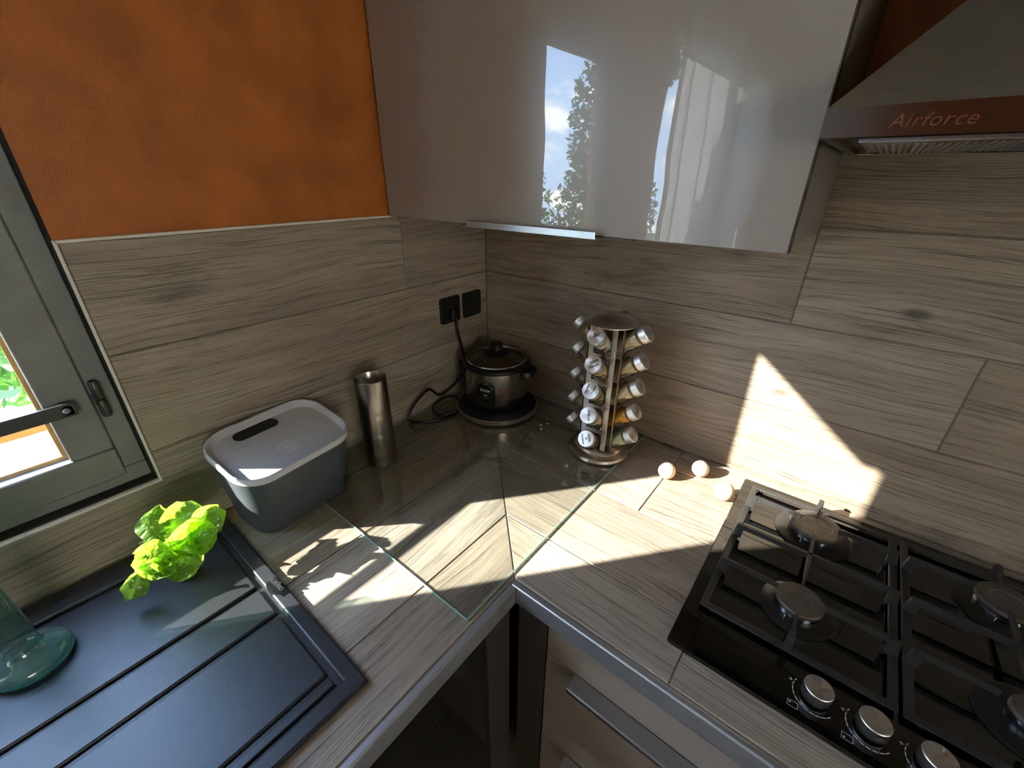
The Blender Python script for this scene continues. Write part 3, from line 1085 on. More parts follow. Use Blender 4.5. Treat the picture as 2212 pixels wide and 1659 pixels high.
def pan_support(x0, label):
    """cast-iron grate, 0.272 wide: low frame, raised fingers towards the two burners"""
    g = empty('pan_support', (x0+0.136, -0.266, HZ))
    tag(g, label, 'pan support', 'cast iron pan supports on the hob')
    ox, oy = x0+0.136, -0.266
    xa, xb, ya, yb = x0, x0+0.272, -0.472, -0.060
    zt = 0.0155
    def L(p):
        return (p[0]-ox, p[1]-oy, p[2]-HZ)
    def bb(name, a, b, c, d):
        bm = bmesh.new()
        box(bm, a-ox, b-ox, c-oy, d-oy, 0.006, zt-HZ+0.002, 0.0022, 2)
        mesh_obj(name, bm, 'cast_iron', g, smooth=40)
    bb('frame_bar', xa, xb, ya, ya+0.013)
    bb('frame_bar', xa, xb, yb-0.013, yb)
    bb('frame_bar', xa, xa+0.013, ya+0.012, yb-0.012)
    bb('frame_bar', xb-0.013, xb, ya+0.012, yb-0.012)
    for fx, fy in ((xa+0.02, ya+0.008), (xb-0.02, ya+0.008), (xa+0.02, yb-0.008), (xb-0.02, yb-0.008)):
        bm = bmesh.new()
        lathe(bm, [(0, 0.0002), (0.005, 0.0002), (0.005, 0.0065), (0, 0.0065)], 12, Matrix.Translation((fx-ox, fy-oy, 0)))
        mesh_obj('rubber_foot', bm, 'rubber', g, smooth=40)
    top = 0.046
    def finger(p, e, ends=(1.15, 0.5), legs=(True, False)):
        # level bar from p to e with upright legs down to the frame
        bm = bmesh.new()
        p, e = Vector(p), Vector(e)
        h = (e-p).normalized()
        n = 6
        pts, tp = [], []
        for k in range(n+1):
            t = k/n
            q = p.lerp(e, t)
            q.z = top - (0.0018 if (k == n and not legs[1]) else 0)
            pts.append(L(q))
            tp.append(ends[0]+(ends[1]-ends[0])*t)
        bar_path(bm, pts, 0.0070, 0.0100, tp)
        for q, dirn, on in ((p, h, legs[0]), (e, -h, legs[1])):
            if not on:
                continue
            sd = Vector((-dirn.y, dirn.x, 0))
            c0, c1 = [], []
            for sx, sy in ((-1, -1), (1, -1), (1, 1), (-1, 1)):
                b0 = q + dirn*(0.0085*sx+0.0030) + sd*0.0056*sy
                b1 = q + dirn*(0.0075*sx+0.0065) + sd*0.0041*sy
                c0.append(bm.verts.new(L((b0.x, b0.y, zt-0.001))))
                c1.append(bm.verts.new(L((b1.x, b1.y, top-0.0008))))
            for k in range(4):
                j = (k+1) % 4
                bm.faces.new((c0[k], c0[j], c1[j], c1[k]))
            bm.faces.new(c1)
            bm.faces.new(c0[::-1])
        mesh_obj('finger', bm, 'cast_iron', g)
    cx = x0+0.134
    for fy, gap in ((-0.146, 0.037), (-0.370, 0.034)):
        finger((xa+0.006, fy, 0), (cx-gap, fy, 0))
        finger((xb-0.006, fy, 0), (cx+gap, fy, 0))
    finger((xa+0.006, -0.258, 0), (xb-0.006, -0.258, 0), (1.15, 1.15), (True, True))
    finger((cx, -0.258, 0), (cx, -0.180, 0), (1.15, 0.5), (False, False))
    finger((cx, -0.258, 0), (cx, -0.338, 0), (1.15, 0.5), (False, False))
    finger((cx, yb-0.005, 0), (cx, -0.112, 0))
    finger((cx, ya+0.007, 0), (cx, -0.408, 0))
    return g
pan_support(0.920, 'cast iron pan support over the two burners nearest the pale balls')
pan_support(1.197, 'cast iron pan support over the two burners at the right picture edge')

# ================================================================== HOOD
hd = empty('cooker_hood', (1.2, -0.225, 0.727))
tag(hd, 'stainless pyramid cooker hood with brand lettering above the gas hob', 'cooker hood')
bm = bmesh.new()
h0, h1 = 0.0, 0.0285
x0, x1, y0, y1 = -0.3, 0.3, -0.225, 0.223
lip_o = [(x0, y0), (x1, y0), (x1, y1), (x0, y1)]
lip_i = [(x0+0.012, y0+0.012), (x1-0.012, y0+0.012), (x1-0.012, y1-0.004), (x0+0.012, y1-0.004)]
def loop(pts, z):
    return [bm.verts.new((x, y, z)) for x, y in pts]
a, b, c, d = loop(lip_o, h1), loop(lip_o, h0), loop(lip_i, h0), loop(lip_i, h0+0.008)
for p, q in ((a, b), (b, c), (c, d)):
    for k in range(4):
        bm.faces.new((p[k], p[(k+1) % 4], q[(k+1) % 4], q[k]))
bm.faces.new(d)
bmesh.ops.bevel(bm, geom=[e for e in bm.edges if abs(e.verts[0].co.z-h0) < 1e-6 and abs(e.verts[1].co.z-h0) < 1e-6], offset=0.0012, segments=1, affect='EDGES')
mesh_obj('lip', bm, 'steel_lip', hd, smooth=30)
bm = bmesh.new()
a = loop(lip_o, h1)
top = [(-0.15, -0.025), (0.15, -0.025), (0.15, y1), (-0.15, y1)]
b = loop(top, 0.208)
for k in range(4):
    bm.faces.new((a[k], a[(k+1) % 4], b[(k+1) % 4], b[k]))
mesh_obj('canopy', bm, 'steel_h', hd)
boxo('chimney', 'steel_h', hd, -0.15, 0.15, -0.025, 0.222, 0.208, 0.88, 0.001)
# filter cassette: ribbed aluminium mesh recessed in the underside
boxo('filter_frame', 'alu', hd, -0.270, 0.270, -0.13, 0.16, 0.001, 0.0075, 0.001)
fl = bmesh.new()
box(fl, -0.255, 0.255, -0.115, 0.146, -0.0005, 0.001)
mesh_obj('filter_backing', fl, 'steel_dark', hd)
fl = bmesh.new()
for k in range(72):
    xx = -0.252 + k*0.0071
    box(fl, xx, xx+0.0036, -0.114, 0.145, -0.0016, -0.0004)
o = mesh_obj('filter_ribs', fl, 'alu', hd)
o['kind'] = 'stuff'
bm = bmesh.new()
box(bm, -0.06, 0.06, -0.155, -0.135, -0.004, 0.004, 0.002, 2)
mesh_obj('filter_latch', bm, 'alu', hd, smooth=40)
Mh = frame_matrix((-0.212, -0.2262, 0.0135), (1, 0, 0), (0, 0, 1))
text_obj('lettering', 'Airforce', 0.0170, 'print_copper', hd, Mh, 0.0002, 0.25, 'CENTER', 1.1)

# ================================================================== WALL CABINET
wc = empty('wall_cabinet', (0.447, -0.18, 0.596))
tag(wc, 'high-gloss greige wall cabinet with a metal grip strip in the corner', 'wall cabinet')
def wcb(name, mat, x0, x1, y0, y1, z0, z1, bevel=0.001):
    return boxo(name, mat, wc, x0-0.447, x1-0.447, y0+0.18, y1+0.18, z0-0.596, z1-0.596, bevel)
wcb('carcass', 'carcass_greige', 0.004, 0.890, -0.342, -0.002, 0.599, 1.45)
wdoor = wcb('door', 'gloss_greige', 0.004, 0.8905, -0.366, -0.3445, 0.5955, 1.45, 0.0012)
wcb('door_edge', 'dark_edge', 0.8906, 0.8916, -0.366, -0.3445, 0.5955, 1.45, 0)
wcb('handle_plate', 'dark_edge', 0.262, 0.665, -0.366, -0.344, 0.5925, 0.5950, 0.0003)
bm = bmesh.new()
box(bm, 0.293-0.447, 0.603-0.447, -0.3845+0.18, -0.3820+0.18, -0.0045, 0.008, 0.0006, 1)
box(bm, 0.293-0.447, 0.603-0.447, -0.382+0.18, -0.366+0.18, -0.0045, -0.0015, 0.0005, 1)
mesh_obj('handle', bm, 'alu', wdoor)

# ================================================================== SOCKETS
def socket(y, z, label, plug):
    s = empty('wall_socket', (0.0, y, z))
    tag(s, label, 'wall socket', 'black sockets by the corner')
    bm = bmesh.new()
    prism(bm, rrect(0, 0, 0.081, 0.082, 0.006, 4), 0.0004, 0.0085, 0.002, 2)
    bmesh.ops.transform(bm, matrix=frame_matrix((0, 0, 0), (0, 1, 0), (0, 0, 1)), verts=bm.verts[:])
    mesh_obj('plate', bm, 'black_plastic', s, smooth=40)
    bm = bmesh.new()
    lathe(bm, [(0.0225, 0.0087), (0.021, 0.0092), (0.0195, 0.0087), (0.019, 0.0086), (0, 0.0086)], 32, Matrix.Rotation(R(90), 4, 'Y'))
    mesh_obj('well', bm, 'black_matte', s, smooth=40)
    if not plug:
        bm = bmesh.new()
        lathe(bm, [(0, 0.0115), (0.0016, 0.0115), (0.002, 0.0086)], 12, Matrix.Translation((0, 0.004, 0.004)) @ Matrix.Rotation(R(90), 4, 'Y'))
        mesh_obj('earth_pin', bm, 'chrome', s, smooth=40)
    return s
socket(-0.1775, 0.309, 'black socket plate with the cooker plug in it, left of the pair', True)
socket(-0.0785, 0.308, 'black socket plate without a plug, nearest the tiled corner', False)

# ================================================================== TRIVET + RICE COOKER
tv = empty('round_stand', (0.172, -0.149, GT))
tag(tv, 'round black turntable with a metal rim under the rice cooker', 'turntable')
bm = bmesh.new()
lathe(bm, [(0, 0.0), (0.112, 0.0), (0.112, 0.004), (0.125, 0.005), (0.1310, 0.007), (0.1310, 0.0195), (0.1285, 0.0215), (0.126, 0.0205)], 72)
mesh_obj('rim', bm, 'steel_satin', tv, smooth=35)
bm = bmesh.new()
lathe(bm, [(0.1262, 0.0204), (0.10, 0.0215), (0, 0.0215)], 72)
mesh_obj('plate', bm, 'black_matte', tv, smooth=35)

RC = Vector((0.156, -0.131, GT+0.0217))
rc = empty('rice_cooker', RC)
tag(rc, 'small stainless rice cooker with a glass lid standing in the corner', 'rice cooker')
bm = bmesh.new()
lathe(bm, [(0, 0.0), (0.086, 0.0), (0.092, 0.004), (0.092, 0.014), (0, 0.014)], 56)
mesh_obj('base', bm, 'black_plastic', rc, smooth=35)
bm = bmesh.new()
lathe(bm, [(0.090, 0.0142), (0.0985, 0.017), (0.1005, 0.024), (0.1015, 0.126), (0.096, 0.127)], 72)
mesh_obj('body', bm, 'steel', rc, smooth=35)
bm = bmesh.new()
lathe(bm, [(0.0975, 0.1272), (0.1045, 0.1265), (0.108, 0.131), (0.108, 0.139), (0.103, 0.1435), (0.094, 0.1435), (0.090, 0.140), (0.090, 0.134)], 72)
mesh_obj('top_ring', bm, 'black_plastic', rc, smooth=35)
bm = bmesh.new()
lathe(bm, [(0.089, 0.1340), (0.083, 0.110), (0, 0.108)], 48)
mesh_obj('inner_pot', bm, 'rice_inside', rc, smooth=35)
bm = bmesh.new()
lathe(bm, [(0.0955, 0.1437), (0.0965, 0.1455), (0.0955, 0.1475), (0.0925, 0.1480), (0.0915, 0.1460)], 72)
lid_rim = mesh_obj('lid_rim', bm, 'chrome', rc, smooth=35)
bm = bmesh.new()
lathe(bm, [(0.0923, 0.1472), (0.085, 0.1500), (0.07, 0.1545), (0.05, 0.1595), (0.028, 0.1630), (0, 0.164)], 56)
rlid = mesh_obj('lid', bm, 'lid_glass', rc, smooth=60)
lid_rim.parent = rlid
bm = bmesh.new()
lathe(bm, [(0, 0.1643), (0.040, 0.1612), (0.042, 0.1630), (0.036, 0.1680), (0.022, 0.1720), (0.020, 0.1745), (0.0215, 0.190), (0.0195, 0.1935), (0, 0.1945)], 40)
mesh_obj('lid_knob', bm, 'black_plastic', rlid, smooth=35)
bm = bmesh.new()
lathe(bm, [(0.0015, 0), (0.0035, 0.0003), (0.0035, 0.001), (0.0015, 0.0012)], 16, Matrix.Translation((0.052, -0.032, 0.1573)))
mesh_obj('steam_vent', bm, 'chrome', rlid, smooth=35)
for a in (20, 200):
    M = Matrix.Rotation(R(a), 4, 'Z')
    bm = bmesh.new()
    prism(bm, [(0.098, -0.038), (0.112, -0.036), (0.126, -0.026), (0.130, -0.012), (0.130, 0.012), (0.126, 0.026), (0.112, 0.036), (0.098, 0.038)], 0.106, 0.121, 0.004, 2)
    box(bm, 0.098, 0.106, -0.03, 0.03, 0.090, 0.107, 0.003, 2)
    bmesh.ops.transform(bm, matrix=M, verts=bm.verts[:])
    mesh_obj('side_handle', bm, 'black_plastic', rc, smooth=40)
Mp = Matrix.Rotation(R(-68), 4, 'Z') @ frame_matrix((0.0985, 0, 0), (0, 1, 0), (0, 0, 1))
bm = bmesh.new()
prism(bm, rrect(0, 0.058, 0.054, 0.084, 0.018, 6), -0.006, 0.012, 0.004, 3)
bmesh.ops.transform(bm, matrix=Mp, verts=bm.verts[:])
panel = mesh_obj('control_panel', bm, 'black_gloss', rc, smooth=40)
bm = bmesh.new()
prism(bm, rrect(0, 0.032, 0.024, 0.013, 0.004, 3), 0.0121, 0.0175, 0.002, 2)
bmesh.ops.transform(bm, matrix=Mp, verts=bm.verts[:])
mesh_obj('switch', bm, 'black_plastic', panel, smooth=40)
for yy, mt in ((0.064, 'print_white'), (0.054, 'led_red')):
    bm = bmesh.new()
    box(bm, -0.005, 0.005, yy-0.0010, yy+0.0010, 0.0120, 0.0124)
    bmesh.ops.transform(bm, matrix=Mp, verts=bm.verts[:])
    mesh_obj('indicator', bm, mt, panel)
text_obj('lettering', 'Tristar', 0.0125, 'print_white', panel, Mp @ Matrix.Translation((0, 0.080, 0.0122)), 0.0001, 0.0)
for t in range(3):
    a0, a1 = R(90+120*t), R(210+120*t)
Mw = Matrix.Rotation(R(-38), 4, 'Z') @ frame_matrix((0.1018, 0, 0.076), (0, 1, 0), (0, 0, 1))
bm = bmesh.new()
tri = [(0.010*math.cos(R(90+120*k)), 0.010*math.sin(R(90+120*k))) for k in range(3)]
tri2 = [(0.72*x, 0.72*y) for x, y in tri]
for k in range(3):
    j = (k+1) % 3
    bm.faces.new([bm.verts.new((p[0], p[1], 0.0002)) for p in (tri[k], tri[j], tri2[j], tri2[k])])
bm.faces.new([bm.verts.new((px, py, 0.0002)) for px, py in ((-0.001, -0.002), (0.001, -0.002), (0.0012, 0.003), (-0.0012, 0.003))])
bmesh.ops.transform(bm, matrix=Mw, verts=bm.verts[:])
mesh_obj('warning_mark', bm, 'print_red', rc)
# power cord: plug in the left socket, loops on the worktop, up behind the cooker
bm = bmesh.new()
P0 = RC
def rl(p):
    return Vector(p)-P0
tube(bm, smooth_path([rl(p) for p in [(0.0235, -0.1690, 0.262), (0.023, -0.168, 0.240), (0.022, -0.155, 0.195), (0.020, -0.145, 0.155), (0.017, -0.135, 0.115), (0.016, -0.150, 0.075),
    (0.016, -0.207, 0.049), (0.016, -0.258, 0.042), (0.018, -0.297, 0.078), (0.018, -0.335, 0.070), (0.020, -0.378, 0.040), (0.028, -0.391, 0.0105), (0.077, -0.354, 0.0098),
    (0.103, -0.275, 0.0098), (0.070, -0.220, 0.014), (0.030, -0.205, 0.020), (0.020, -0.245, 0.026), (0.020, -0.292, 0.014), (0.073, -0.318, 0.0160), (0.100, -0.290, 0.0175), (0.105, -0.255, 0.0150)]], 7), 0.0040, 8)
cord = mesh_obj('power_cord', bm, 'black_plastic', rc, smooth=50)
bm = bmesh.new()
box(bm, 0.009, 0.026, -0.014, 0.014, -0.016, 0.018, 0.005, 3)
bmesh.ops.transform(bm, matrix=Matrix.Translation(Vector((0, -0.1725, 0.296))-P0), verts=bm.verts[:])
tube(bm, [rl((0.021, -0.170, 0.284)), rl((0.0235, -0.1690, 0.260))], [0.0062, 0.0046], 10)
mesh_obj('plug', bm, 'black_plastic', cord, smooth=40)

# ================================================================== STORAGE BOX
bxr = empty('storage_box', (0.104, -0.778, 0.0), R(6))
tag(bxr, 'dark grey plastic caddy with light grey lid on the worktop by the window', 'caddy')
def slope_down(bm):
    # the lid plane falls from the back (-x) to the front (+x)
    for v in bm.verts:
        v.co.z *= 1-1.215*v.co.x
def loft(bm, rings, closed_bottom=True, closed_top=True):
    vr = [[bm.verts.new((x, y, z)) for x, y in pts] for pts, z in rings]
    n = len(vr[0])
    for a, b in zip(vr, vr[1:]):
        for k in range(n):
            j = (k+1) % n
            bm.faces.new((a[k], a[j], b[j], b[k]))
    if closed_bottom:
        bm.faces.new(vr[0][::-1])
    if closed_top:
        bm.faces.new(vr[-1])
bm = bmesh.new()
loft(bm, [(rrect(-0.020, -0.002, 0.140, 0.204, 0.040, 8), 0.0008), (rrect(-0.020, -0.002, 0.150, 0.214, 0.044, 8), 0.006), (rrect(-0.010, -0.004, 0.164, 0.234, 0.048, 8), 0.100), (rrect(-0.003, -0.005, 0.173, 0.247, 0.052, 8), 0.1680)])
slope_down(bm)
mesh_obj('body', bm, 'box_grey', bxr, smooth=40)
bm = bmesh.new()
loft(bm, [(rrect(-0.003, -0.005, 0.176, 0.250, 0.053, 8), 0.1682), (rrect(-0.003, -0.005, 0.182, 0.256, 0.056, 8), 0.1710), (rrect(-0.003, -0.005, 0.182, 0.256, 0.056, 8), 0.1825), (rrect(-0.003, -0.005, 0.179, 0.253, 0.055, 8), 0.1845),
          (rrect(-0.003, -0.005, 0.174, 0.248, 0.052, 8), 0.1845), (rrect(-0.002, -0.005, 0.168, 0.240, 0.049, 8), 0.1790), (rrect(-0.001, -0.005, 0.160, 0.228, 0.044, 8), 0.1735)], True, True)
slope_down(bm)
blid = mesh_obj('lid', bm, 'lid_grey', bxr, smooth=40)
for yy in (-0.060, 0.040):
    bm = bmesh.new()
    box(bm, -0.099, -0.0925, yy-0.012, yy+0.012, 0.168, 0.1825, 0.002, 2)
    slope_down(bm)
    mesh_obj('lid_clip', bm, 'lid_grey', blid, smooth=35)
bm = bmesh.new()
prism(bm, rrect(-0.0645, -0.022, 0.030, 0.096, 0.0149, 8), 0.1737, 0.1742)
slope_down(bm)
mesh_obj('handle_slot', bm, 'slot_dark', blid)
EZ = 0.1738
bm = bmesh.new()
N = 40
for k in range(N):
    a0, a1 = 2*PI*k/N, 2*PI*(k+1)/N
    bm.faces.new([bm.verts.new((0.024+r_*math.cos(a_), -0.009+r_*math.sin(a_), EZ)) for r_, a_ in ((0.0165, a0), (0.0178, a0), (0.0178, a1), (0.0165, a1))])
def stroke(bm, pts, wd, z):
    pts = [Vector((p[0], p[1])) for p in pts]
    for a_, b_ in zip(pts, pts[1:]):
        t_ = (b_-a_)
        if t_.length < 1e-9:
            continue
        t_.normalize()
        n_ = Vector((-t_.y, t_.x))*wd/2
        a2, b2 = a_-t_*wd*0.3, b_+t_*wd*0.3
        bm.faces.new([bm.verts.new((q.x, q.y, z)) for q in (a2-n_, b2-n_, b2+n_, a2+n_)])
def bez(p0, p1, p2, n=8):
    return [((1-t)**2*p0[0]+2*t*(1-t)*p1[0]+t*t*p2[0], (1-t)**2*p0[1]+2*t*(1-t)*p1[1]+t*t*p2[1]) for t in [k/n for k in range(n+1)]]
o0 = (0.024, -0.009)
for cpts in (((-0.012, -0.006), (0, -0.004), (0.012, 0.007)), ((-0.006, -0.004), (-0.010, 0.004), (-0.004, 0.010)), ((-0.002, -0.002), (-0.002, 0.006), (0.004, 0.009)), ((0.002, 0.000), (0.006, -0.006), (0.012, -0.004)), ((-0.006, -0.004), (0.0, -0.010), (0.006, -0.010))):
    stroke(bm, [(o0[0]+x, o0[1]+y) for x, y in bez(*cpts)], 0.0014, EZ)
slope_down(bm)
mesh_obj('leaf_emblem', bm, 'lid_mark', blid)

# ================================================================== METAL TUMBLER
tm = empty('metal_cylinder', (0.1185, -0.560, GT))
tag(tm, 'tall hammered stainless cylinder standing between the caddy and the cooker cord', 'metal cylinder')
bm = bmesh.new()
seg, N = 72, 40
HH, RR = 0.240, 0.0385
rings = []
for k in range(N+1):
    z = HH*k/N
    ring_ = []
    for i in range(seg):
        a = 2*PI*i/seg
        dn = mnoise.noise(Vector((math.cos(a)*2.2, math.sin(a)*2.2, z*26)))*0.0007
        step = 0.0
        for zc in (0.048, 0.098, 0.150):
            step += 0.0005*math.exp(-((z-zc)/0.003)**2)
        ring_.append(bm.verts.new(((RR+dn-step)*math.cos(a), (RR+dn-step)*math.sin(a), z+0.0005)))
    rings.append(ring_)
for a, b in zip(rings, rings[1:]):
    for i in range(seg):
        j = (i+1) % seg
        bm.faces.new((a[i], a[j], b[j], b[i]))
mesh_obj('wall', bm, 'steel_dark', tm, smooth=60)
bm = bmesh.new()
lathe(bm, [(0.0378, HH), (0.0372, HH+0.0012), (0.0364, HH), (0.0362, 0.004), (0, 0.003)], 60)
mesh_obj('inside', bm, 'steel_dark', tm, smooth=40)

# ================================================================== SPICE RACK
SR = Vector((0.548, -0.156, GT))
sr = empty('spice_rack', SR)
tag(sr, 'revolving stainless spice rack with a domed top on the glass sheet', 'spice rack')
bm = bmesh.new()
lathe(bm, [(0, 0), (0.071, 0), (0.079, 0.003), (0.0815, 0.010), (0.0795, 0.017), (0.073, 0.0225), (0.067, 0.0240), (0.066, 0.0245), (0.066, 0.0275), (0.062, 0.0320), (0.050, 0.0345), (0, 0.0345)], 64)
mesh_obj('base', bm, 'steel_satin', sr, smooth=28)
bm = bmesh.new()
lathe(bm, [(0, 0.3690), (0.056, 0.3690), (0.0610, 0.3700), (0.0620, 0.3720), (0.0590, 0.3760), (0.047, 0.3830), (0.027, 0.3890), (0.012, 0.3912), (0, 0.3915)], 64)
mesh_obj('dome', bm, 'steel_lid', sr, smooth=35)
PH0 = math.degrees(-1.512)
TILT = R(36)
JL = 0.094     # jar length with lid
LZ = [0.368-GT-0.0691*i for i in range(5)]
for c in range(4):
    Mc = Matrix.Rotation(R(PH0+90*c), 4, 'Z')
    for s in (-1, 1):
        bm = bmesh.new()
        box(bm, 0.0445, 0.0460, s*0.0290-0.0065, s*0.0290+0.0065, 0.034, 0.369, 0.0004, 1)
        box(bm, 0.0390, 0.0446, s*0.0222-0.0005, s*0.0222+0.0005, 0.034, 0.369)
        bmesh.ops.transform(bm, matrix=Mc, verts=bm.verts[:])
        mesh_obj('upright', bm, 'steel_satin', sr)
    for i in range(5):
        zl = LZ[i]
        # cradle: bent tongue below each jar
        bm = bmesh.new()
        for k in range(9):
            a0, a1 = R(-150+120*k/9), R(-150+120*(k+1)/9)
            rr = 0.0222
            for t0, t1 in ((-0.070, -0.044),):
                q = []
                for tt, aa in ((t0, a0), (t1, a0), (t1, a1), (t0, a1)):
                    # jar frame: axis outward-up, centre of lid face at (0.0914, 0, zl)
                    ax = Vector((math.cos(TILT), 0, math.sin(TILT)))
                    nz = Vector((-math.sin(TILT), 0, math.cos(TILT)))
                    p = Vector((0.0914, 0, zl)) + ax*tt + Vector((0, 1, 0))*rr*math.cos(aa) + nz*rr*math.sin(aa)
                    q.append(bm.verts.new(p))
                bm.faces.new(q)
        bmesh.ops.remove_doubles(bm, verts=bm.verts[:], dist=1e-5)
        box(bm, 0.0447, 0.0458, -0.0235, 0.0235, zl-0.0735, zl-0.062, 0.0003, 1)
        bmesh.ops.transform(bm, matrix=Mc, verts=bm.verts[:])
        mesh_obj('cradle', bm, 'steel_satin', sr, smooth=40)

JN = [0]
def jar(c, i, fill, level, label, writing):
    ph = R(PH0+90*c)
    ax = Vector((math.cos(TILT)*math.cos(ph), math.cos(TILT)*math.sin(ph), math.sin(TILT)))
    lidc = SR + Vector((0.0914*math.cos(ph), 0.0914*math.sin(ph), LZ[i]))
    rot = Matrix.Rotation(ph, 4, 'Z') @ Matrix.Rotation(PI/2-TILT, 4, 'Y')
    M = Matrix.Translation(lidc-ax*JL) @ rot
    j = bpy.data.objects.new('spice_jar', None)
    j.empty_display_size = 0.02
    COL.objects.link(j)
    j.matrix_world = M
    tag(j, label, 'spice jar', 'jars in the spice rack')
    if 'g' not in JARM:
        bm = bmesh.new()
        lathe(bm, [(0, 0.0005), (0.0175, 0.0005), (0.0198, 0.003), (0.0200, 0.066), (0.0185, 0.071), (0.0165, 0.074)], 28)
        JARM['g'] = mesh_obj('glass', bm, 'jar_glass', None, smooth=40)
        bm = bmesh.new()
        lathe(bm, [(0.0205, 0.0755), (0.0215, 0.0765), (0.0215, 0.0920), (0.0205, 0.0936), (0, 0.0940)], 32)
        JARM['l'] = mesh_obj('lid', bm, 'steel_lid', None, smooth=30)
        bm = bmesh.new()
        lathe(bm, [(0.0165, 0.0735), (0.0190, 0.0738), (0.0190, 0.0754), (0, 0.0754)], 28)
        JARM['s'] = mesh_obj('seal', bm, 'white_trim', None, smooth=30)
        for v in JARM.values():
            v.parent = j
        lid = JARM['l']
    else:
        for key, v in list(JARM.items()):
            o = v.copy()
            COL.objects.link(o)
            o.parent = j
            if key == 'l':
                lid = o
    bm = bmesh.new()
    h = 0.004+0.066*level
    lathe(bm, [(0, 0.002), (0.0165, 0.002), (0.0187, 0.004), (0.0188, h), (0, h-0.003)], 24)
    mesh_obj('spice', bm, 'spice_'+fill, j, smooth=40)
    if writing:
        # local frame on the lid: x' across, y' upwards on the face
        F = Matrix.Translation((0, 0, 0.0942)) @ Matrix.Rotation(PI/2, 4, 'Z')
        for s, size, px, py, ang in writing:
            if s:
                text_obj('handwriting', s, size, 'ink', lid, F @ Matrix.Translation((px, py, 0)) @ Matrix.Rotation(R(ang), 4, 'Z'), 0.0001, 0.25, bold=0.00016)
            else:
                bm = bmesh.new()
                rnd = random.Random(size*1e5+i*7+c)
                for row in range(2):
                    pts = []
                    n = 9
                    for k in range(n):
                        pts.append((-0.009+0.018*k/(n-1)+rnd.uniform(-0.0008, 0.0008), 0.004-0.0075*row+(0.0018 if k % 2 else -0.0016)+rnd.uniform(-0.0012, 0.0012)))
                    stroke(bm, pts, 0.0007, 0)
                bmesh.ops.transform(bm, matrix=F @ Matrix.Rotation(R(ang), 4, 'Z'), verts=bm.verts[:])
                mesh_obj('handwriting', bm, 'ink', lid)
    return j
JARM = {}
ORD = ['top', 'second', 'third', 'fourth', 'lowest']
front = [('salt', 0.9, [('Sel', 0.013, 0, 0.001, 20)]),
         ('beige', 0.9, [('Epices', 0.0088, 0, 0.006, 38), ('Poisson', 0.0078, 0.004, -0.005, 38)]),
         ('herb', 0.8, [('Herbes', 0.0085, -0.009, 0.0, 86), ('grosses', 0.0075, 0.007, 0.002, 80)]),
         ('beige', 0.85, [('KEBAB', 0.0090, 0.002, 0, -72)]),
         ('dark', 0.5, [('Herbes', 0.0075, 0.008, 0.006, -60), ('de', 0.0065, 0.001, 0.001, -60), ('Provence', 0.0070, -0.007, -0.003, -60)])]
front_lab = ['salt jar in the spice rack, lid marked Sel, top of its column',
             'spice jar with handwritten Epices Poisson on the lid, below the salt jar',
             'herb jar with two words running up its lid, just above the KEBAB jar',
             'spice jar with handwritten KEBAB on its steel lid',
             'lowest facing jar in the rack, lid marked Herbes de Provence']
for i in range(5):
    jar(0, i, front[i][0], front[i][1], front_lab[i], front[i][2])
rcol = [('cream', 'jar of cream powder, top of the rack column nearest the hob'),
        ('beige', 'jar of beige powder, second from top in the column nearest the hob'),
        ('cream', 'jar of pale powder just above the bright yellow spice jar'),
        ('yellow', 'jar of bright yellow spice in the column nearest the hob'),
        ('mint', 'jar of pale green powder, lowest in the column nearest the hob')]
for i in range(5):
    jar(1, i, rcol[i][0], 0.95, rcol[i][1], [(None, 0.01+i*0.001, 0, 0, 10+20*i)])
lcol = [('sand', 0.85, 'jar of sandy brown spice, top of the column facing the rice cooker'),
        ('brown', 0.85, 'jar of reddish brown spice, second down in the column facing the rice cooker'),
        ('olive', 0.5, 'half full jar of olive spice in the column facing the rice cooker'),
        ('rust', 0.3, 'nearly empty jar with rusty spice, fourth down facing the rice cooker'),
        ('dark', 0.06, 'empty looking clear jar, lowest in the column facing the rice cooker')]
for i in range(5):
    jar(3, i, lcol[i][0], lcol[i][1], lcol[i][2], None)
jar(2, 0, 'brown', 0.8, 'spice jar peeking out behind the dome of the rack, facing the wall', None)

# ================================================================== BALLS
def ball(x, y, r, label, z=0.0):
    bm = bmesh.new()
    bmesh.ops.create_uvsphere(bm, u_segments=40, v_segments=24, radius=r)
    for v in bm.verts:
        v.co.z *= 0.99
        k = 1+0.02*v.co.x/r
        v.co.y *= k
    o = mesh_obj('pale_ball', bm, 'ball_skin', None, smooth=180)
    o.location = (x, y, z+r*0.99)
    o.rotation_euler = (0.3, 0.2, x*9)
    tag(o, label, 'ball', 'three pale balls beside the hob')
ball(0.737, -0.147, 0.0212, 'pale ball nearest the spice rack, of three beside the hob')
ball(0.801, -0.084, 0.0208, 'pale ball nearest the wall tiles, casting an oval shadow')
ball(0.8725, -0.139, 0.0224, 'pale ball touching the left side of the gas hob')

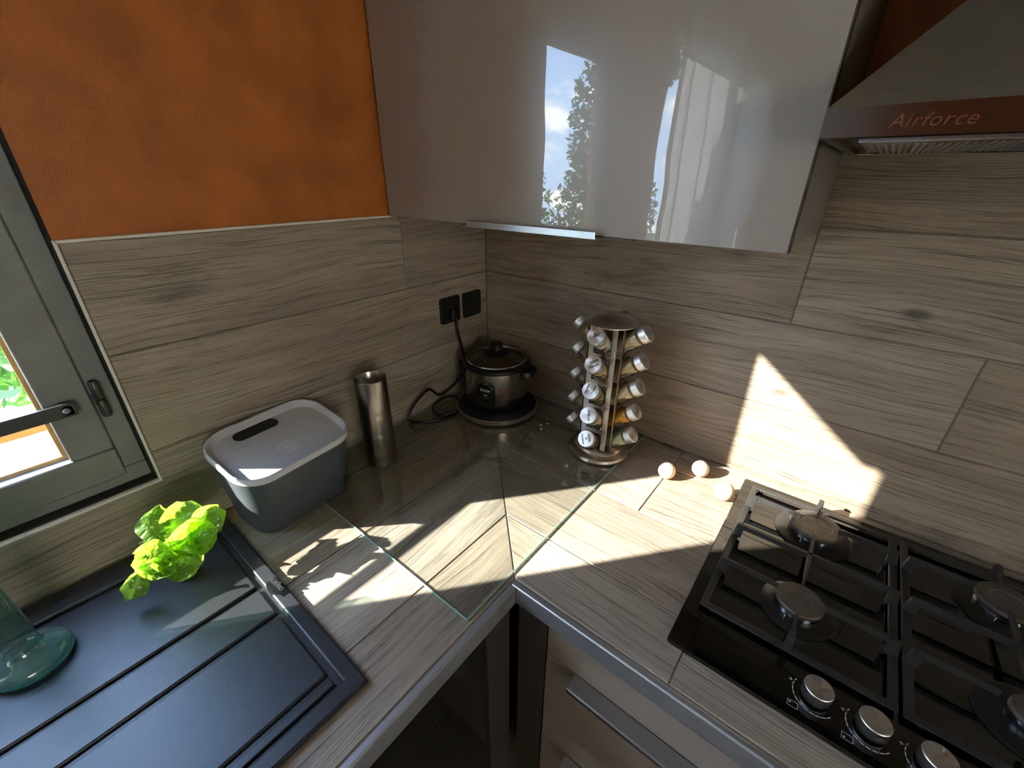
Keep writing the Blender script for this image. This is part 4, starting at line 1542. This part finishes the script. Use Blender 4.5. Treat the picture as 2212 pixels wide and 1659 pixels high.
# ================================================================== SMALL METAL BITS
def bit(x, y, rz, L, r, label, tilt=0):
    b0 = empty('metal_stud', (x, y, GT+r))
    b0.rotation_euler = (0, tilt, rz)
    tag(b0, label, 'metal stud', 'loose studs by the turntable')
    bm = bmesh.new()
    lathe(bm, [(0, -L/2), (r*0.8, -L/2), (r, -L/2+0.0006), (r, -L/2+0.003), (r*0.55, -L/2+0.0034), (r*0.55, L/2-0.0044), (r*0.9, L/2-0.004), (r*0.9, L/2-0.0006), (r*0.7, L/2), (0, L/2)], 20,
          Matrix.Rotation(R(90), 4, 'Y'))
    mesh_obj('shank', bm, 'chrome', b0, smooth=35)
bit(0.352, -0.158, 0.9, 0.014, 0.0042, 'small chrome stud beside the turntable, leftmost of three', 0.0)
bit(0.367, -0.174, 2.0, 0.013, 0.0042, 'small chrome stud beside the turntable, nearest the camera')
bit(0.368, -0.135, 0.4, 0.013, 0.0042, 'small chrome stud beside the turntable, nearest the spice rack')

# ================================================================== GREEN GLASS VESSEL
gv = empty('glass_vessel', (0.150, -1.222, 0.0087))
tag(gv, 'greenish recycled glass bottle with a wide round foot on the drainer', 'glass bottle')
bm = bmesh.new()
lathe(bm, [(0, 0.0042), (0.040, 0.0042), (0.0455, 0.008), (0.0475, 0.014), (0.0460, 0.021), (0.0380, 0.027), (0.0270, 0.031), (0.0215, 0.036), (0.0195, 0.046), (0.0190, 0.12), (0.0195, 0.20), (0.0215, 0.235), (0.0225, 0.238)], 48)
mesh_obj('body', bm, 'green_glass', gv, smooth=50)
bm = bmesh.new()
lathe(bm, [(0, 0.0003), (0.041, 0.0003), (0.0450, 0.003), (0.0468, 0.0075), (0.0450, 0.0065), (0.040, 0.0041), (0.036, 0.003)], 48)
mesh_obj('foot_rim', bm, 'green_rim', gv, smooth=50)

# ================================================================== LETTUCE
lt = empty('lettuce', (0.145, -1.018, 0.0086))
tag(lt, 'bright green lettuce bunch lit by the sun on the black drainer', 'lettuce')
LO = Vector((0.145, -1.018, 0.0086))
def leaf(name, A, B, wd, cup=0.012, curl=0.0, seed=0, mat='lettuce', fold=0.0, facing=0.0):
    """leaf blade from base A to tip B, its face turned up towards the room"""
    A, B = Vector(A), Vector(B)
    ax = B-A
    L = ax.length
    ax.normalize()
    view = Vector((-0.803, 0.052, -0.593))
    side = ax.cross(view).normalized()
    nr = side.cross(ax).normalized()
    if facing:
        rm = Matrix.Rotation(R(facing), 3, ax)
        side = rm @ side
        nr = rm @ nr
    bm = bmesh.new()
    NU, NV = 22, 16
    grid = []
    for i in range(NU+1):
        t = i/NU
        prof = (math.sin(PI*min(1, t*0.92+0.05))**0.55)*(0.42+0.58*min(1, t*1.5))
        row = []
        for k in range(NV+1):
            s = 2*k/NV-1
            edge = abs(s)
            rip = 0.10*mnoise.noise(Vector((t*5+seed*3.1, s*0.6, seed*1.7)))*edge
            wv = wd/2*prof*(s*(1+rip))
            bumpz = 0.004*mnoise.noise(Vector((t*5+seed, s*2.5, seed*2.3)))+0.0032*mnoise.noise(Vector((t*13+seed, s*7, seed)))
            frill = 0.0035*edge**3*math.sin(t*9+seed+s*2)
            z = cup*(s*s)+curl*(t-0.5)**2*4 - curl + bumpz+frill + fold*max(0, s)**2
            p = A + ax*(L*t*(1-0.05*edge)) + side*wv + nr*z
            row.append(bm.verts.new(p-LO))
        grid.append(row)
    for i in range(NU):
        for k in range(NV):
            bm.faces.new((grid[i][k], grid[i+1][k], grid[i+1][k+1], grid[i][k+1]))
    o = mesh_obj(name, bm, mat, lt, smooth=180)
    return o
LEAVES = [
    # base, tip, width, cup, curl, seed, fold, facing
    ((0.1809, -1.0303, 0.1000), (0.0943, -1.0092, 0.1450), 0.078, 0.012, 0.006, 1, 0.00, 25),
    ((0.1921, -1.0176, 0.1080), (0.1281, -0.9732, 0.1480), 0.080, -0.012, -0.012, 2, 0.00, -25),
    ((0.1928, -1.0081, 0.1060), (0.1597, -0.9376, 0.1300), 0.072, -0.012, -0.010, 3, -0.01, 25),
    ((0.1798, -1.0328, 0.1200), (0.1960, -0.9578, 0.1080), 0.078, -0.022, -0.010, 4, -0.01, 10),
    ((0.2022, -1.0194, 0.1000), (0.1657, -1.0701, 0.1160), 0.064, -0.018, -0.010, 5, 0.00, -15),
    ((0.1899, -1.0538, 0.1060), (0.2248, -0.9987, 0.0800), 0.066, -0.016, -0.012, 6, 0.00, 0),
    ((0.1889, -1.0412, 0.1040), (0.2097, -1.0647, 0.0860), 0.060, -0.012, -0.008, 7, 0.00, 10),
    ((0.1916, -1.0172, 0.0850), (0.1881, -0.9839, 0.0850), 0.048, 0.010, 0.006, 8, 0.00, 0),
    ((0.1599, -1.0721, 0.0850), (0.1565, -1.0966, 0.0300), 0.042, -0.008, -0.004, 9, 0.00, 0),
]
for L_ in LEAVES:
    leaf('leaf', *L_[:5], seed=L_[5], fold=L_[6], facing=L_[7])
leaf('leaf', (0.1438, -1.0340, 0.1), (0.1127, -1.0580, 0.1), 0.012, 0.002, 0.0, 11, 'lettuce_pale')
bm = bmesh.new()
lathe(bm, [(0, 0.0003), (0.014, 0.0005), (0.017, 0.008), (0.016, 0.022), (0.013, 0.040), (0.008, 0.055), (0, 0.06)], 20)
for v in bm.verts:
    n1 = mnoise.noise(v.co*60)*0.003
    v.co.x += n1
    v.co.y += n1
mesh_obj('stump', bm, 'lettuce_pale', lt, smooth=60)

# ================================================================== OUTSIDE
slab('ground_outside', 'grass', [(-14, -0.14, -14, 4, -1.2, -1.0), (-0.14, 10, -14, YB-WT-0.01, -1.2, -1.0), (XF+WT+0.01, 10, YB-WT-0.01, 6, -1.2, -1.0)], 'lawn outside the window')

def bush(name, label, loc, crown, n, leaf_size, mat, trunk_h, seed, cat='tree'):
    """crown: list of (dx, dy, dz, rx, ry, rz) ellipsoids filled with leaf blades"""
    rnd = random.Random(seed)
    t = empty(name, loc)
    tag(t, label, cat)
    verts, faces = [], []
    for (dx, dy, dz, rx, ry, rz) in crown:
        for _ in range(n):
            while True:
                p = Vector((rnd.uniform(-1, 1), rnd.uniform(-1, 1), rnd.uniform(-1, 1)))
                if 0.25 < p.length < 1:
                    break
            c = Vector((dx+p.x*rx, dy+p.y*ry, dz+p.z*rz))
            a = Vector((rnd.uniform(-1, 1), rnd.uniform(-1, 1), rnd.uniform(-0.8, 0.6))).normalized()
            b = a.orthogonal().normalized()
            b = (b*math.cos(rnd.random()*6.28)+a.cross(b)*math.sin(rnd.random()*6.28))
            s = leaf_size*rnd.uniform(0.6, 1.3)
            k = len(verts)
            verts += [c-a*s, c+b*s*0.42+a*s*0.1, c+a*s, c-b*s*0.42+a*s*0.1]
            faces.append((k, k+1, k+2, k+3))
    me = bpy.data.meshes.new('foliage')
    me.from_pydata([tuple(v) for v in verts], [], faces)
    me.materials.append(MATS[mat])
    o = bpy.data.objects.new('foliage', me)
    COL.objects.link(o)
    o.parent = t
    o['kind'] = 'stuff'
    bm = bmesh.new()
    tube(bm, [(0, 0, 0), (0.02, 0.01, trunk_h*0.5), (0.0, 0.03, trunk_h)], [0.07, 0.055, 0.03], 8)
    mesh_obj('trunk', bm, 'bark', t, smooth=60)
    for k in range(4):
        bm = bmesh.new()
        c = crown[k % len(crown)]
        tube(bm, [(0, 0.02, trunk_h*0.7), (c[0]*0.5+rnd.uniform(-.1, .1), c[1]*0.5, (trunk_h*0.7+c[2])/2), (c[0]+rnd.uniform(-.2, .2)*c[3], c[1]+rnd.uniform(-.2, .2)*c[4], c[2]+rnd.uniform(-0.2, 0.5)*c[5])], [0.03, 0.02, 0.008], 6)
        mesh_obj('branch', bm, 'bark', t, smooth=60)
    return t
bush('garden_shrub', 'leafy green shrub seen low through the window pane', (-1.75, -1.12, -1.0), [(0, 0, 0.72, 0.55, 0.75, 0.62), (0.2, -0.6, 0.55, 0.5, 0.5, 0.5)], 2600, 0.045, 'foliage', 0.7, 1, 'shrub')
bush('garden_hedge', 'broad garden bush mirrored low in the glossy cabinet door', (-3.1, -4.2, -1.0), [(0, 0, 1.1, 0.9, 0.9, 1.05), (-0.9, 0.7, 1.0, 0.9, 0.9, 0.95)], 6000, 0.05, 'foliage', 1.1, 2, 'bush')
bush('garden_tree', 'tall dark garden tree mirrored in the glossy cabinet door', (-2.0, -5.4, -1.0), [(0, 0, 2.2, 0.55, 0.6, 1.0), (0.25, -0.2, 3.1, 0.5, 0.5, 0.6), (0.0, 0, 1.2, 0.7, 0.7, 0.9)], 4500, 0.05, 'foliage_dark', 1.8, 3)
fc = empty('added_house', (6.2, -3.0, -1.0))
tag(fc, 'cream rendered house added out of view to bounce warm sunlight into the far window', 'house')
boxo('wall', 'cream_render', fc, 0.0, 0.4, -6.0, 6.0, 0.0, 5.2, 0.01)  # sunlit wall added out of view to warm the fill light
boxo('roof_edge', 'timber', fc, -0.25, 0.6, -6.2, 6.2, 5.2, 5.4, 0.01)
for yy in (-4.2, -1.4, 1.4, 4.2):
    boxo('shutter', 'timber', fc, -0.05, 0.0, yy-0.55, yy+0.55, 2.6, 4.2, 0.005)
pl = empty('timber_planter', (-0.62, -1.3, 0))
tag(pl, 'orange brown timber beam outside the window pane', 'timber beam')
boxo('board', 'timber', pl, -0.05, 0.05, -0.9, 0.9, 0.03, 0.13, 0.004)
for yy in (-0.7, 0.7):
    boxo('post', 'timber', pl, -0.04, 0.04, yy-0.04, yy+0.04, -1.0, 0.03, 0.004)
